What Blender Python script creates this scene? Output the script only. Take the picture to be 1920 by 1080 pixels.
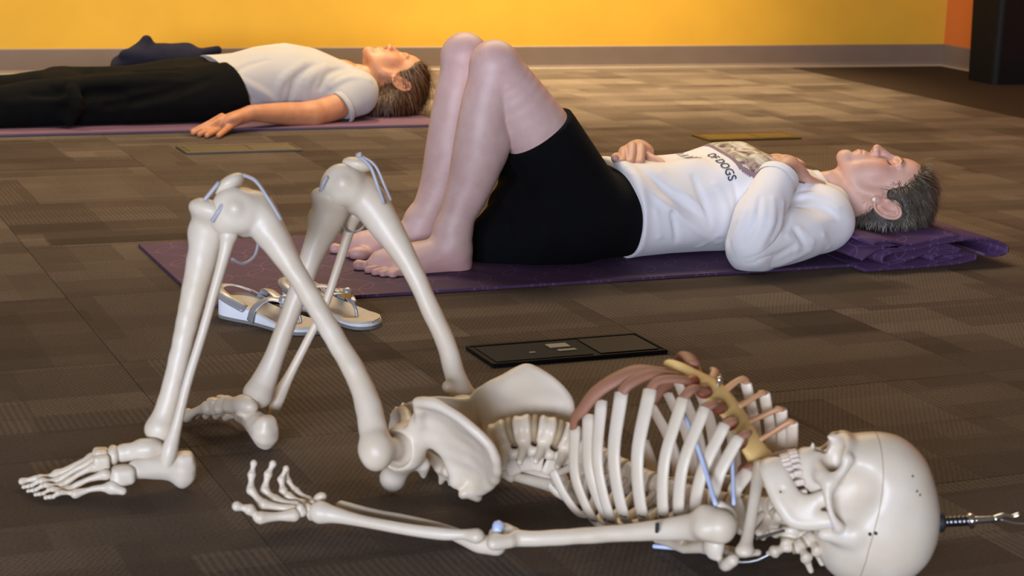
import bpy, math, random
import numpy as np
from mathutils import Vector, Matrix

# ------------------------------------------------------------------ clear
for o in list(bpy.data.objects): bpy.data.objects.remove(o)
scene = bpy.context.scene
COL = scene.collection
random.seed(4); RNG = np.random.default_rng(4)

# ------------------------------------------------------------------ camera (room axes: X along the yellow wall, Y towards it, Z up)
F_PX = 3434.0
CAM_H = 0.90
CAM = np.array([0.0, 0.0, CAM_H])
R = np.array([[0.91427862, 0.05756569, -0.40097481],
              [-0.40319899, 0.22475029, -0.88708392],
              [0.03905361, 0.9727145, 0.22869481]])
cd = bpy.data.cameras.new('camera'); cam = bpy.data.objects.new('camera', cd); COL.objects.link(cam)
cd.sensor_width = 36.0; cd.lens = 36.0 * F_PX / 1920.0; cd.clip_start = 0.05; cd.clip_end = 60
m4 = Matrix([[R[0, 0], R[0, 1], R[0, 2], 0], [R[1, 0], R[1, 1], R[1, 2], 0], [R[2, 0], R[2, 1], R[2, 2], CAM_H], [0, 0, 0, 1]])
cam.matrix_world = m4
cd.dof.use_dof = True; cd.dof.focus_distance = 3.75; cd.dof.aperture_fstop = 8.0
scene.camera = cam

# ------------------------------------------------------------------ world, lamps, exposure
w = bpy.data.worlds.new('room_light'); scene.world = w; w.use_nodes = True
bg = w.node_tree.nodes['Background']; bg.inputs[0].default_value = (0.66, 0.57, 0.46, 1); bg.inputs[1].default_value = 0.17
def area(name, loc, target, size, sizey, power, color):
    d = bpy.data.lights.new(name, 'AREA'); d.shape = 'RECTANGLE'; d.size = size; d.size_y = sizey; d.energy = power; d.color = color
    o = bpy.data.objects.new(name, d); COL.objects.link(o); o.location = loc
    o.rotation_euler = (Vector(target) - Vector(loc)).to_track_quat('-Z', 'Y').to_euler(); return o
def spot(name, loc, target, power, color, angle, blend, rad):
    d = bpy.data.lights.new(name, 'SPOT'); d.energy = power; d.color = color; d.spot_size = math.radians(angle); d.spot_blend = blend; d.shadow_soft_size = rad
    o = bpy.data.objects.new(name, d); COL.objects.link(o); o.location = loc
    o.rotation_euler = (Vector(target) - Vector(loc)).to_track_quat('-Z', 'Y').to_euler(); return o
area('window_light', (-4.7, -5.5, 1.3), (1.8, 3.2, 0.35), 5.0, 1.8, 1250, (0.73, 0.81, 1.0))
area('ceiling_lamp', (2.3, 5.2, 2.75), (2.3, 5.2, 0), 3.2, 1.0, 120, (1.0, 0.78, 0.50))
spot('ceiling_downlight', (3.55, 6.88, 2.7), (3.55, 6.88, 0), 1120, (1.0, 0.80, 0.48), 62, 1.0, 0.08)
spot('ceiling_downlight', (2.35, 6.88, 2.7), (2.35, 6.88, 0), 450, (1.0, 0.80, 0.48), 62, 1.0, 0.08)
spot('ceiling_downlight', (0.75, 6.88, 2.7), (0.75, 6.88, 0), 430, (1.0, 0.80, 0.48), 62, 1.0, 0.08)
vs = scene.view_settings; vs.view_transform = 'Standard'; vs.look = 'None'; vs.gamma = 1.0; vs.use_curve_mapping = False; vs.exposure = 0.0

# ------------------------------------------------------------------ pixel helpers: a photo pixel plus one known distance gives a point of the room
def _ray(px, py): return R @ np.array([(px - 960) / F_PX, -(py - 540) / F_PX, -1.0])
def Pz(px, py, z=0.0):
    d = _ray(px, py); return CAM + d * ((z - CAM_H) / d[2])
def Pd(px, py, dep): return CAM + _ray(px, py) * dep
def at(px, py, Y):
    d = _ray(px, py); return CAM + d * (Y / d[1])
def V(*a): return np.array(a, float)
def unit(v): v = np.asarray(v, float); return v / (np.linalg.norm(v) + 1e-12)

# ------------------------------------------------------------------ materials
def mat(name, rgb, rough=0.6, var=0.0, scale=20.0, bump=0.0, bscale=200.0, metal=0.0, attr=False, sss=0.0, sheen=0.0, spec=0.5, rgb2=None):
    m = bpy.data.materials.new(name); m.use_nodes = True; nt = m.node_tree; b = nt.nodes['Principled BSDF']
    b.inputs['Roughness'].default_value = rough; b.inputs['Metallic'].default_value = metal; b.inputs['Specular IOR Level'].default_value = spec
    if sss: b.inputs['Subsurface Weight'].default_value = sss; b.inputs['Subsurface Radius'].default_value = (0.02, 0.008, 0.005); b.inputs['Subsurface Scale'].default_value = 0.4
    if sheen: b.inputs['Sheen Weight'].default_value = sheen
    tc = nt.nodes.new('ShaderNodeTexCoord')
    n = nt.nodes.new('ShaderNodeTexNoise'); n.inputs['Scale'].default_value = scale; n.inputs['Detail'].default_value = 4; nt.links.new(tc.outputs['Object'], n.inputs['Vector'])
    mx = nt.nodes.new('ShaderNodeMix'); mx.data_type = 'RGBA'
    c2 = rgb2 if rgb2 else tuple(max(0, c * (1 - var)) for c in rgb)
    mx.inputs['A'].default_value = (*rgb, 1); mx.inputs['B'].default_value = (*c2, 1)
    rp = nt.nodes.new('ShaderNodeMapRange'); rp.inputs['From Min'].default_value = 0.35; rp.inputs['From Max'].default_value = 0.7
    nt.links.new(n.outputs['Fac'], rp.inputs['Value']); nt.links.new(rp.outputs['Result'], mx.inputs['Factor'])
    out = mx.outputs['Result']
    if attr:
        a = nt.nodes.new('ShaderNodeAttribute'); a.attribute_name = 'tint'
        mm = nt.nodes.new('ShaderNodeMix'); mm.data_type = 'RGBA'; mm.blend_type = 'MULTIPLY'; mm.inputs['Factor'].default_value = 1
        nt.links.new(out, mm.inputs['A']); nt.links.new(a.outputs['Color'], mm.inputs['B']); out = mm.outputs['Result']
    nt.links.new(out, b.inputs['Base Color'])
    if bump:
        n2 = nt.nodes.new('ShaderNodeTexNoise'); n2.inputs['Scale'].default_value = bscale; n2.inputs['Detail'].default_value = 3; nt.links.new(tc.outputs['Object'], n2.inputs['Vector'])
        bp = nt.nodes.new('ShaderNodeBump'); bp.inputs['Strength'].default_value = bump; bp.inputs['Distance'].default_value = 0.002
        nt.links.new(n2.outputs['Fac'], bp.inputs['Height']); nt.links.new(bp.outputs['Normal'], b.inputs['Normal'])
    return m
def lin(r, g, b): 
    f = lambda c: ((c / 255 + 0.055) / 1.055) ** 2.4 if c > 10 else c / 255 / 12.92
    return (f(r), f(g), f(b))

# ------------------------------------------------------------------ objects
ORG = {}
def empty(name, loc):
    o = bpy.data.objects.new(name, None); o.empty_display_size = 0.05; COL.objects.link(o); o.location = tuple(loc); ORG[o.name] = np.array(loc, float); return o
def tag(o, label=None, cat=None, group=None, kind=None):
    if label: o['label'] = label
    if cat: o['category'] = cat
    if group: o['group'] = group
    if kind: o['kind'] = kind
    return o
def raw_mesh(name, verts, faces):
    me = bpy.data.meshes.new(name); verts = np.asarray(verts, np.float32)
    if isinstance(faces, np.ndarray):
        n, k = faces.shape
        me.vertices.add(len(verts)); me.vertices.foreach_set('co', verts.ravel())
        me.loops.add(n * k); me.loops.foreach_set('vertex_index', faces.astype(np.int32).ravel())
        me.polygons.add(n); me.polygons.foreach_set('loop_start', np.arange(0, n * k, k, dtype=np.int32))
        try: me.polygons.foreach_set('loop_total', np.full(n, k, np.int32))
        except Exception: pass
        me.update(calc_edges=True)
    else:
        me.from_pydata([tuple(v) for v in verts], [], faces); me.update()
    return me
def obj(name, verts, faces, material, parent=None, smooth=True, tint=None, origin=None):
    """verts in world space; the object is stored relative to its parent's origin (or its own origin when top-level)"""
    if parent is not None: off = ORG[parent.name]
    else: off = np.array(origin, float) if origin is not None else np.zeros(3)
    me = raw_mesh(name, np.asarray(verts, float) - off, faces)
    if smooth: me.polygons.foreach_set('use_smooth', np.ones(len(me.polygons), bool))
    if tint is not None:
        at_ = me.attributes.new('tint', 'FLOAT_COLOR', 'POINT'); c = np.ones((len(verts), 4), np.float32); c[:, :3] = tint; at_.data.foreach_set('color', c.ravel())
    me.materials.append(material)
    o = bpy.data.objects.new(name, me); COL.objects.link(o)
    if parent is not None: o.parent = parent; ORG[o.name] = off
    else: o.location = tuple(off); ORG[o.name] = off
    return o
def place(o, parent, world, rot=None):
    """put an object holding local mesh data at a world place under a parent"""
    o.parent = parent
    mw = Matrix.Translation(Vector(np.asarray(world, float) - ORG[parent.name]))
    if rot is not None: mw = mw @ Matrix([[rot[0][0], rot[1][0], rot[2][0], 0], [rot[0][1], rot[1][1], rot[2][1], 0], [rot[0][2], rot[1][2], rot[2][2], 0], [0, 0, 0, 1]])
    o.matrix_local = mw; return o

# ------------------------------------------------------------------ direct meshes
def join(*parts):
    vs_, fs = [], []; n = 0
    for v, f in parts:
        v = np.asarray(v, float)
        vs_.append(v); fs += [tuple(int(i) + n for i in q) for q in f]; n += len(v)
    return np.concatenate(vs_), fs
def box(lo, hi, bev=0.0):
    lo = np.array(lo, float); hi = np.array(hi, float)
    if bev <= 0:
        v = [(x, y, z) for x in (lo[0], hi[0]) for y in (lo[1], hi[1]) for z in (lo[2], hi[2])]
        f = [(0, 1, 3, 2), (4, 6, 7, 5), (0, 4, 5, 1), (2, 3, 7, 6), (0, 2, 6, 4), (1, 5, 7, 3)]
        return np.array(v), f
    # chamfered box: 24 verts
    v = []; idx = {}
    for sx in (0, 1):
        for sy in (0, 1):
            for sz in (0, 1):
                c = np.array([(lo, hi)[sx][0], (lo, hi)[sy][1], (lo, hi)[sz][2]]); sg = np.array([1 - 2 * sx, 1 - 2 * sy, 1 - 2 * sz]) * bev
                for a in range(3):
                    p = c + sg; p[a] = c[a]; idx[(sx, sy, sz, a)] = len(v); v.append(p)
    f = []
    for a in range(3):
        b, c = (a + 1) % 3, (a + 2) % 3
        for s in (0, 1):
            q = []
            for (i, j) in ((0, 0), (1, 0), (1, 1), (0, 1)):
                k = [0, 0, 0]; k[a] = s; k[b] = i; k[c] = j; q.append(idx[(*k, a)])
            f.append(tuple(q if s else q[::-1]))
        for i in (0, 1):
            for j in (0, 1):
                k0 = [0, 0, 0]; k1 = [0, 0, 0]; k0[a] = 0; k1[a] = 1
                k0[b] = k1[b] = i; k0[c] = k1[c] = j
                q = [idx[(*k0, b)], idx[(*k1, b)], idx[(*k1, c)], idx[(*k0, c)]]
                f.append(tuple(q if (i ^ j) == 0 else q[::-1]))
    for sx in (0, 1):
        for sy in (0, 1):
            for sz in (0, 1):
                q = [idx[(sx, sy, sz, a)] for a in range(3)]
                f.append(tuple(q if (sx + sy + sz) % 2 else q[::-1]))
    return np.array(v), f
def crom(pts, n=8, closed=False):
    """Catmull-Rom through points (any dimension)"""
    p = np.asarray(pts, float)
    if len(p) < 3: 
        t = np.linspace(0, 1, n + 1)[:, None]; return p[0] * (1 - t) + p[-1] * t
    q = np.vstack([2 * p[0] - p[1], p, 2 * p[-1] - p[-2]]); out = []
    for i in range(len(p) - 1):
        a, b, c, d = q[i:i + 4]
        for t in np.linspace(0, 1, n, endpoint=False):
            out.append(0.5 * ((2 * b) + (-a + c) * t + (2 * a - 5 * b + 4 * c - d) * t * t + (-a + 3 * b - 3 * c + d) * t ** 3))
    out.append(p[-1]); return np.array(out)
def sweep(pts, ra, rb=None, up=(0, 0, 1), seg=10, n=6, caps=True, ref=None):
    """elliptic tube along a smooth path; ra is the half size across the side direction, rb along the up direction"""
    P = crom(pts, n); m = len(P)
    ra = np.interp(np.linspace(0, 1, m), np.linspace(0, 1, len(np.atleast_1d(ra))), np.atleast_1d(ra))
    rb = ra if rb is None else np.interp(np.linspace(0, 1, m), np.linspace(0, 1, len(np.atleast_1d(rb))), np.atleast_1d(rb))
    T = np.gradient(P, axis=0); T /= np.linalg.norm(T, axis=1)[:, None] + 1e-12
    v = []
    th = np.linspace(0, 2 * math.pi, seg, endpoint=False); u = np.asarray(up, float)
    for i in range(m):
        if ref is not None: u = P[i] - np.asarray(ref(P[i]), float)
        s = np.cross(T[i], u); 
        if np.linalg.norm(s) < 1e-6: s = np.cross(T[i], (0.3, 0.9, 0.2))
        s = unit(s); b = np.cross(s, T[i])
        v.append(P[i] + np.outer(np.cos(th) * ra[i], s) + np.outer(np.sin(th) * rb[i], b))
        u = b if ref is None else u
    v = np.concatenate(v); f = []
    for i in range(m - 1):
        for j in range(seg):
            a = i * seg + j; b = i * seg + (j + 1) % seg
            f.append((a, b, b + seg, a + seg))
    if caps:
        v = np.vstack([v, P[0] - T[0] * min(ra[0], rb[0]) * 0.6, P[-1] + T[-1] * min(ra[-1], rb[-1]) * 0.6]); c0 = len(v) - 2
        for j in range(seg):
            f.append((c0, (j + 1) % seg, j)); f.append((c0 + 1, (m - 1) * seg + j, (m - 1) * seg + (j + 1) % seg))
    return v, f

# ------------------------------------------------------------------ distance-field modelling: round shapes melted into one surface
class SF:
    def __init__(s, res): s.res = res; s.ops = []; s.planes = []
    def tube(s, pts, rad, k=0.01, sub=False, n=0):
        p = np.asarray(pts, float); r = np.asarray(rad, float) if np.ndim(rad) else np.full(len(p), float(rad))
        if n: 
            q = crom(np.hstack([p, r[:, None]]), n); p, r = q[:, :3], np.maximum(q[:, 3], 1e-4)
        s.ops.append(('tube', (p, r), (p - r[:, None]).min(0), (p + r[:, None]).max(0), k, sub)); return s
    def ell(s, c, r, axes=None, k=0.01, sub=False):
        c = np.asarray(c, float); r = np.asarray(r, float) if np.ndim(r) else np.full(3, float(r)); ax_ = np.eye(3) if axes is None else np.asarray(axes, float)
        hb = np.sqrt(((ax_ * r[:, None]) ** 2).sum(0)); s.ops.append(('ell', (c, r, ax_), c - hb, c + hb, k, sub)); return s
    def box(s, c, h, axes=None, k=0.01, rnd=0.003, sub=False):
        c = np.asarray(c, float); h = np.asarray(h, float); ax_ = np.eye(3) if axes is None else np.asarray(axes, float)
        hb = (np.abs(ax_) * h[:, None]).sum(0); s.ops.append(('box', (c, h, ax_, rnd), c - hb, c + hb, k, sub)); return s
    def loft(s, st, k=0.02, pw=2.0, axis=0):
        """st rows: (axis position, other1 centre, other2 centre, half1, half2); elliptic sections along a room axis"""
        st = np.asarray(st, float); o = [i for i in range(3) if i != axis]
        lo = np.zeros(3); hi = np.zeros(3); lo[axis] = st[0, 0]; hi[axis] = st[-1, 0]
        for q, i in enumerate(o): lo[i] = (st[:, 1 + q] - st[:, 3 + q]).min(); hi[i] = (st[:, 1 + q] + st[:, 3 + q]).max()
        s.ops.append(('loft', (st, pw, axis, o), lo, hi, k, False)); return s
    def plane(s, pt, nrm, k=0.0): s.ops.append(('plane', (np.asarray(pt, float), unit(nrm)), None, None, k, True)); return s
    def build(s, disp=None, smooth=0):
        h = s.res; los = np.array([o[2] for o in s.ops if o[2] is not None and not o[5]]); his = np.array([o[3] for o in s.ops if o[3] is not None and not o[5]])
        mg = 4 * h + 0.006; lo = los.min(0) - mg; hi = his.max(0) + mg
        n = np.ceil((hi - lo) / h).astype(int) + 1
        f = np.full(n, 1.0, np.float32); g = [(lo[i] + h * np.arange(n[i])).astype(np.float32) for i in range(3)]
        def sl(a, b):
            i0 = np.clip(np.floor((a - lo) / h).astype(int), 0, n); i1 = np.clip(np.ceil((b - lo) / h).astype(int) + 1, 0, n); return i0, i1
        for kind, pr, a, b, k, sub in s.ops:
            if kind == 'plane':
                p, nr = pr; d = (g[0][:, None, None] - p[0]) * nr[0] + (g[1][None, :, None] - p[1]) * nr[1] + (g[2][None, None, :] - p[2]) * nr[2]
                f = np.maximum(f, d.astype(np.float32)); continue
            m = k + 3 * h; i0, i1 = sl(a - m, b + m)
            if (i1 <= i0).any(): continue
            S = tuple(slice(i0[i], i1[i]) for i in range(3))
            X = g[0][S[0]][:, None, None]; Y = g[1][S[1]][None, :, None]; Z = g[2][S[2]][None, None, :]
            if kind == 'tube':
                p, r = pr; d = np.full([i1[i] - i0[i] for i in range(3)], 1.0, np.float32)
                for q in range(len(p) - 1):
                    pa, pb, r0, r1 = p[q], p[q + 1], r[q], r[q + 1]; rm = max(r0, r1) + m
                    j0, j1 = sl(np.minimum(pa, pb) - rm, np.maximum(pa, pb) + rm); j0 = np.maximum(j0, i0); j1 = np.minimum(j1, i1)
                    if (j1 <= j0).any(): continue
                    x = g[0][j0[0]:j1[0]][:, None, None] - pa[0]; y = g[1][j0[1]:j1[1]][None, :, None] - pa[1]; z = g[2][j0[2]:j1[2]][None, None, :] - pa[2]
                    e = pb - pa; t = np.clip((x * e[0] + y * e[1] + z * e[2]) / max(e @ e, 1e-12), 0, 1)
                    dd = np.sqrt((x - t * e[0]) ** 2 + (y - t * e[1]) ** 2 + (z - t * e[2]) ** 2) - (r0 + (r1 - r0) * t)
                    T = tuple(slice(j0[i] - i0[i], j1[i] - i0[i]) for i in range(3)); d[T] = np.minimum(d[T], dd)
            elif kind == 'ell':
                c, r, A = pr; x = X - c[0]; y = Y - c[1]; z = Z - c[2]
                u = [x * A[i, 0] + y * A[i, 1] + z * A[i, 2] for i in range(3)]
                k0 = np.sqrt(sum((u[i] / r[i]) ** 2 for i in range(3))); k1 = np.sqrt(sum((u[i] / r[i] ** 2) ** 2 for i in range(3))) + 1e-9
                d = k0 * (k0 - 1) / k1
            elif kind == 'box':
                c, hh, A, rnd = pr; x = X - c[0]; y = Y - c[1]; z = Z - c[2]
                u = [np.abs(x * A[i, 0] + y * A[i, 1] + z * A[i, 2]) - hh[i] + rnd for i in range(3)]
                d = np.sqrt(sum(np.maximum(q, 0) ** 2 for q in u)) + np.minimum(np.maximum(np.maximum(u[0], u[1]), u[2]), 0) - rnd
            elif kind == 'loft':
                st, pw, axn, o = pr; G = [X, Y, Z]; t = G[axn]; tt = np.clip(t, st[0, 0], st[-1, 0])
                q = [np.interp(tt, st[:, 0], st[:, 1 + i]) for i in range(4)]
                u = np.abs((G[o[0]] - q[0]) / q[2]); v_ = np.abs((G[o[1]] - q[1]) / q[3])
                d = ((u ** pw + v_ ** pw) ** (1 / pw) - 1) * np.minimum(q[2], q[3]); d = np.sqrt(np.maximum(d, 0) ** 2 + (t - tt) ** 2) + np.minimum(d, 0)
            d = d.astype(np.float32); fs = f[S]
            if sub:
                d = -d
                if k > 0: hh = np.clip(0.5 - 0.5 * (fs - d) / k, 0, 1); f[S] = fs + (d - fs) * hh + k * hh * (1 - hh)
                else: f[S] = np.maximum(fs, d)
            else:
                if k > 0: hh = np.clip(0.5 + 0.5 * (fs - d) / k, 0, 1); f[S] = fs + (d - fs) * hh - k * hh * (1 - hh)
                else: f[S] = np.minimum(fs, d)
        v, q = nets(f, lo, h)
        for _ in range(smooth): v = relax(v, q)
        if disp is not None:
            nr = vnormals(v, q); v = v + nr * disp(v, nr)[:, None]
        return v, q
def nets(f, lo, h):
    s = f < 0; c = np.zeros([i - 1 for i in f.shape], np.int8)
    offs = [(i, j, k) for i in (0, 1) for j in (0, 1) for k in (0, 1)]
    nx, ny, nz = c.shape
    for i, j, k in offs: c += s[i:i + nx, j:j + ny, k:k + nz]
    act = (c > 0) & (c < 8); I = np.argwhere(act); idx = np.full(c.shape, -1, np.int32); idx[act] = np.arange(len(I))
    val = np.stack([f[I[:, 0] + i, I[:, 1] + j, I[:, 2] + k] for i, j, k in offs], 1); val = np.clip(val, -4 * h, 4 * h)
    P = np.zeros((len(I), 3)); W = np.zeros(len(I)); O_ = np.array(offs, float)
    for a in range(8):
        for b in range(a + 1, 8):
            if abs(O_[a] - O_[b]).sum() != 1: continue
            m = (val[:, a] < 0) != (val[:, b] < 0); t = val[m, a] / (val[m, a] - val[m, b])
            P[m] += O_[a] + t[:, None] * (O_[b] - O_[a]); W[m] += 1
    v = lo + h * (I + P / W[:, None]); F = []
    for a in range(3):
        b, c_ = (a + 1) % 3, (a + 2) % 3
        A = [slice(None)] * 3; B = [slice(None)] * 3; A[a] = slice(0, -1); B[a] = slice(1, None)
        e = s[tuple(A)] != s[tuple(B)]; J = np.argwhere(e); J = J[(J[:, b] > 0) & (J[:, c_] > 0) & (J[:, b] < c.shape[b]) & (J[:, c_] < c.shape[c_])]
        if not len(J): continue
        def cell(db, dc):
            K = J.copy(); K[:, b] -= db; K[:, c_] -= dc; return idx[K[:, 0], K[:, 1], K[:, 2]]
        q = np.stack([cell(1, 1), cell(0, 1), cell(0, 0), cell(1, 0)], 1)
        neg = s[J[:, 0], J[:, 1], J[:, 2]]; q[~neg] = q[~neg][:, ::-1]; F.append(q)
    return v, np.concatenate(F)
def vnormals(v, q):
    n = np.cross(v[q[:, 2]] - v[q[:, 0]], v[q[:, 3]] - v[q[:, 1]]); out = np.zeros_like(v)
    for i in range(4):
        for c in range(3): out[:, c] += np.bincount(q[:, i], n[:, c], len(v))
    return out / (np.linalg.norm(out, axis=1)[:, None] + 1e-12)
def relax(v, q):
    s = np.zeros_like(v); cnt = np.zeros(len(v))
    for i in range(4):
        a, b = q[:, i], q[:, (i + 1) % 4]
        cnt += np.bincount(a, minlength=len(v)) + np.bincount(b, minlength=len(v))
        for c in range(3): s[:, c] += np.bincount(a, v[b, c], len(v)) + np.bincount(b, v[a, c], len(v))
    return 0.5 * v + 0.5 * s / np.maximum(cnt, 1)[:, None]
def wob(P, sc, seed=0):
    """cheap smooth noise, about -1..1"""
    r = np.random.default_rng(seed); o = np.zeros(len(P))
    for i in range(6):
        d = unit(r.normal(size=3)) * sc * r.uniform(0.6, 1.7); o += np.sin(P @ d + r.uniform(0, 6.28))
    return o / 3.0
def joinq(*parts):
    vs_, fs = [], []; n = 0
    for v, f in parts: vs_.append(v); fs.append(f + n); n += len(v)
    return np.concatenate(vs_), np.concatenate(fs)
# ================================================================== THE ROOM
def carpet_material(name, base, light, dark, patch=True):
    m = bpy.data.materials.new(name); m.use_nodes = True; nt = m.node_tree; N = nt.nodes; Lk = nt.links.new; b = N['Principled BSDF']
    b.inputs['Roughness'].default_value = 0.95; b.inputs['Specular IOR Level'].default_value = 0.15; b.inputs['Sheen Weight'].default_value = 0.14 if patch else 0.0; b.inputs['Sheen Roughness'].default_value = 0.5; b.inputs['Sheen Tint'].default_value = (0.75, 0.60, 0.45, 1)
    tc = N.new('ShaderNodeTexCoord'); oi = N.new('ShaderNodeObjectInfo')
    def math_(op, a, b_=None, c=None):
        n = N.new('ShaderNodeMath'); n.operation = op
        for i, x in enumerate((a, b_, c)):
            if x is None: continue
            if isinstance(x, (int, float)): n.inputs[i].default_value = x
            else: Lk(x, n.inputs[i])
        return n.outputs[0]
    off = N.new('ShaderNodeVectorMath'); off.operation = 'SCALE'; off.inputs[0].default_value = (17.3, 9.1, 0); Lk(oi.outputs['Random'], off.inputs['Scale'])
    add = N.new('ShaderNodeVectorMath'); add.operation = 'ADD'; Lk(tc.outputs['Object'], add.inputs[0]); Lk(off.outputs[0], add.inputs[1])
    def brick(w_, h_, sd, off_=0.5):
        q = N.new('ShaderNodeTexBrick'); q.offset = off_; q.inputs['Scale'].default_value = 1.0; q.inputs['Brick Width'].default_value = w_; q.inputs['Row Height'].default_value = h_
        q.inputs['Mortar Size'].default_value = 0.0; q.inputs['Color1'].default_value = (0, 0, 0, 1); q.inputs['Color2'].default_value = (1, 1, 1, 1); q.inputs['Mortar'].default_value = (0.5, 0.5, 0.5, 1)
        a2 = N.new('ShaderNodeVectorMath'); a2.operation = 'ADD'; Lk(add.outputs[0], a2.inputs[0]); a2.inputs[1].default_value = (sd, sd * 0.7, 0); Lk(a2.outputs[0], q.inputs['Vector']); 
        s_ = N.new('ShaderNodeSeparateColor'); Lk(q.outputs['Color'], s_.inputs[0]); return s_.outputs[0]
    p1 = brick(0.36, 0.17, 3.1, 0.37); p2 = brick(0.27, 0.43, 7.7, 0.61); p3 = brick(0.52, 0.085, 1.3, 0.23)
    tone = math_('ADD', math_('MULTIPLY', p1, 0.42), math_('ADD', math_('MULTIPLY', p2, 0.32), math_('MULTIPLY', p3, 0.22)))
    sep = N.new('ShaderNodeSeparateXYZ'); Lk(tc.outputs['Object'], sep.inputs[0])
    sx = math_('SINE', math_('MULTIPLY', sep.outputs[0], 700.0)); sy = math_('SINE', math_('MULTIPLY', sep.outputs[1], 420.0))
    ph = math_('MULTIPLY', math_('SIGN', sy), 1.4)
    dots = math_('MULTIPLY', math_('SINE', math_('ADD', math_('MULTIPLY', sep.outputs[0], 640.0), ph)), math_('ABSOLUTE', sy))
    ribs = math_('MULTIPLY', math_('SINE', math_('MULTIPLY', sep.outputs[0], 560.0)), math_('ADD', 0.75, math_('MULTIPLY', math_('SINE', math_('MULTIPLY', sep.outputs[1], 900.0)), 0.4)))
    nz = N.new('ShaderNodeTexNoise'); nz.inputs['Scale'].default_value = 190; nz.inputs['Detail'].default_value = 4; nz.inputs['Roughness'].default_value = 0.75; Lk(add.outputs[0], nz.inputs['Vector'])
    big = N.new('ShaderNodeTexNoise'); big.inputs['Scale'].default_value = 5; big.inputs['Detail'].default_value = 3; Lk(add.outputs[0], big.inputs['Vector'])
    isd = math_('GREATER_THAN', p2, 0.62); isr = math_('MULTIPLY', math_('GREATER_THAN', p1, 0.7), math_('LESS_THAN', p2, 0.62))
    weave = math_('ADD', math_('ADD', math_('MULTIPLY', math_('MULTIPLY', dots, isd), 0.55), math_('MULTIPLY', math_('MULTIPLY', ribs, isr), 0.55)), math_('MULTIPLY', math_('SUBTRACT', nz.outputs['Fac'], 0.5), 3.4))
    tone = math_('ADD', tone, math_('ADD', math_('MULTIPLY', weave, 0.30), math_('MULTIPLY', math_('SUBTRACT', big.outputs['Fac'], 0.5), 0.35)))
    if not patch: tone = math_('ADD', math_('MULTIPLY', tone, 0.15), 0.3)
    cr = N.new('ShaderNodeValToRGB'); e = cr.color_ramp.elements; e[0].position = 0.1; e[0].color = (*dark, 1); e[1].position = 0.95; e[1].color = (*light, 1); x = cr.color_ramp.elements.new(0.5); x.color = (*base, 1)
    Lk(tone, cr.inputs['Fac']); Lk(cr.outputs[0], b.inputs['Base Color'])
    bp = N.new('ShaderNodeBump'); bp.inputs['Strength'].default_value = 0.7; bp.inputs['Distance'].default_value = 0.003; Lk(weave, bp.inputs['Height']); Lk(bp.outputs[0], b.inputs['Normal'])
    return m
M_carpet = carpet_material('patchwork_carpet', lin(87, 75, 66), lin(120, 107, 95), lin(60, 49, 42))
M_carpet_dark = carpet_material('plain_dark_carpet', lin(62, 50, 40), lin(72, 60, 50), lin(50, 40, 32), False)
M_wall = mat('yellow_wall_paint', lin(212, 163, 46), 0.8, 0.06, 6, 0.15, 300)
M_orange = mat('orange_wall_paint', lin(205, 110, 40), 0.8, 0.06, 6, 0.15, 300)
M_base = mat('grey_vinyl_baseboard', lin(118, 102, 90), 0.6, 0.08, 9)
M_basetoe = mat('pale_baseboard_toe', lin(165, 145, 120), 0.5, 0.08, 9)
WY, WX, DX = 7.27, 5.52, 4.66
fl = obj('floor', *box((-4.5, -2.5, -0.05), (WX + 0.2, WY + 0.2, -0.005)), mat('floor_slab', lin(80, 66, 56), 0.95), smooth=False); tag(fl, kind='structure', label='floor under the patchwork carpet tiles', cat='floor')
tile = raw_mesh('carpet_tile', *box((-0.2498, -0.2498, -0.005), (0.2498, 0.2498, 0.0), 0.0012)); tile.materials.append(M_carpet)
tile.polygons.foreach_set('use_smooth', np.zeros(len(tile.polygons), bool))
for i in range(-3, 9):
    for j in range(1, 15):
        cx = DX - 0.25 - 0.5 * (8 - i); cy = 0.14 + 0.25 + 0.5 * j
        if cy > WY + 0.2: continue
        if cx < 0.1 - 0.0 * cy and cy < 2: pass
        t = bpy.data.objects.new('carpet_tile', tile); COL.objects.link(t); t.parent = fl; t.location = (cx, cy, 0)
fd = obj('floor_dark', *box((DX + 0.0005, 1.0, -0.005), (WX + 0.1, WY + 0.1, 0.0015)), M_carpet_dark, smooth=False); tag(fd, kind='structure', label='plain dark brown carpet strip along the orange wall', cat='carpet')
wb = obj('wall_back', *box((-4.5, WY, -0.05), (WX + 0.12, WY + 0.12, 2.8)), M_wall, smooth=False); tag(wb, kind='structure', label='bright yellow painted wall at the back', cat='wall')
wr = obj('wall_right', *box((WX, 2.0, -0.05), (WX + 0.12, WY, 2.8)), M_orange, smooth=False); tag(wr, kind='structure', label='orange painted side wall in the far corner', cat='wall')
def baseboard(name, length, place_, label):
    # cove profile extruded along local x: thin top, curved toe
    pr = [(0, 0.105), (0.004, 0.105), (0.006, 0.101), (0.006, 0.022), (0.009, 0.012), (0.016, 0.004), (0.018, 0.0), (0, 0)]
    v = [(x, -d, z) for x in (0, length) for d, z in pr]; n = len(pr)
    f = [(i, (i + 1) % n, (i + 1) % n + n, i + n) for i in range(n)] + [tuple(range(n))[::-1], tuple(range(n, 2 * n))]
    o = obj(name, v, f, M_base, smooth=False); o.location = place_[0]; o.rotation_euler = (0, 0, place_[1]); tag(o, label=label, kind='structure', cat='baseboard'); ORG[o.name] = np.zeros(3)
    pv, pf = box((0, -0.0245, 0.0), (length, -0.0182, 0.010)); 
    c = obj('toe_strip', pv, pf, M_basetoe, o, smooth=False); return o
baseboard('baseboard_back', WX + 4.5, ((-4.5, WY, 0), 0), 'grey vinyl baseboard running under the yellow wall')
baseboard('baseboard_right', WY - 2.0, ((WX, WY, 0), -math.pi / 2), 'grey vinyl baseboard under the orange wall')

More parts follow.
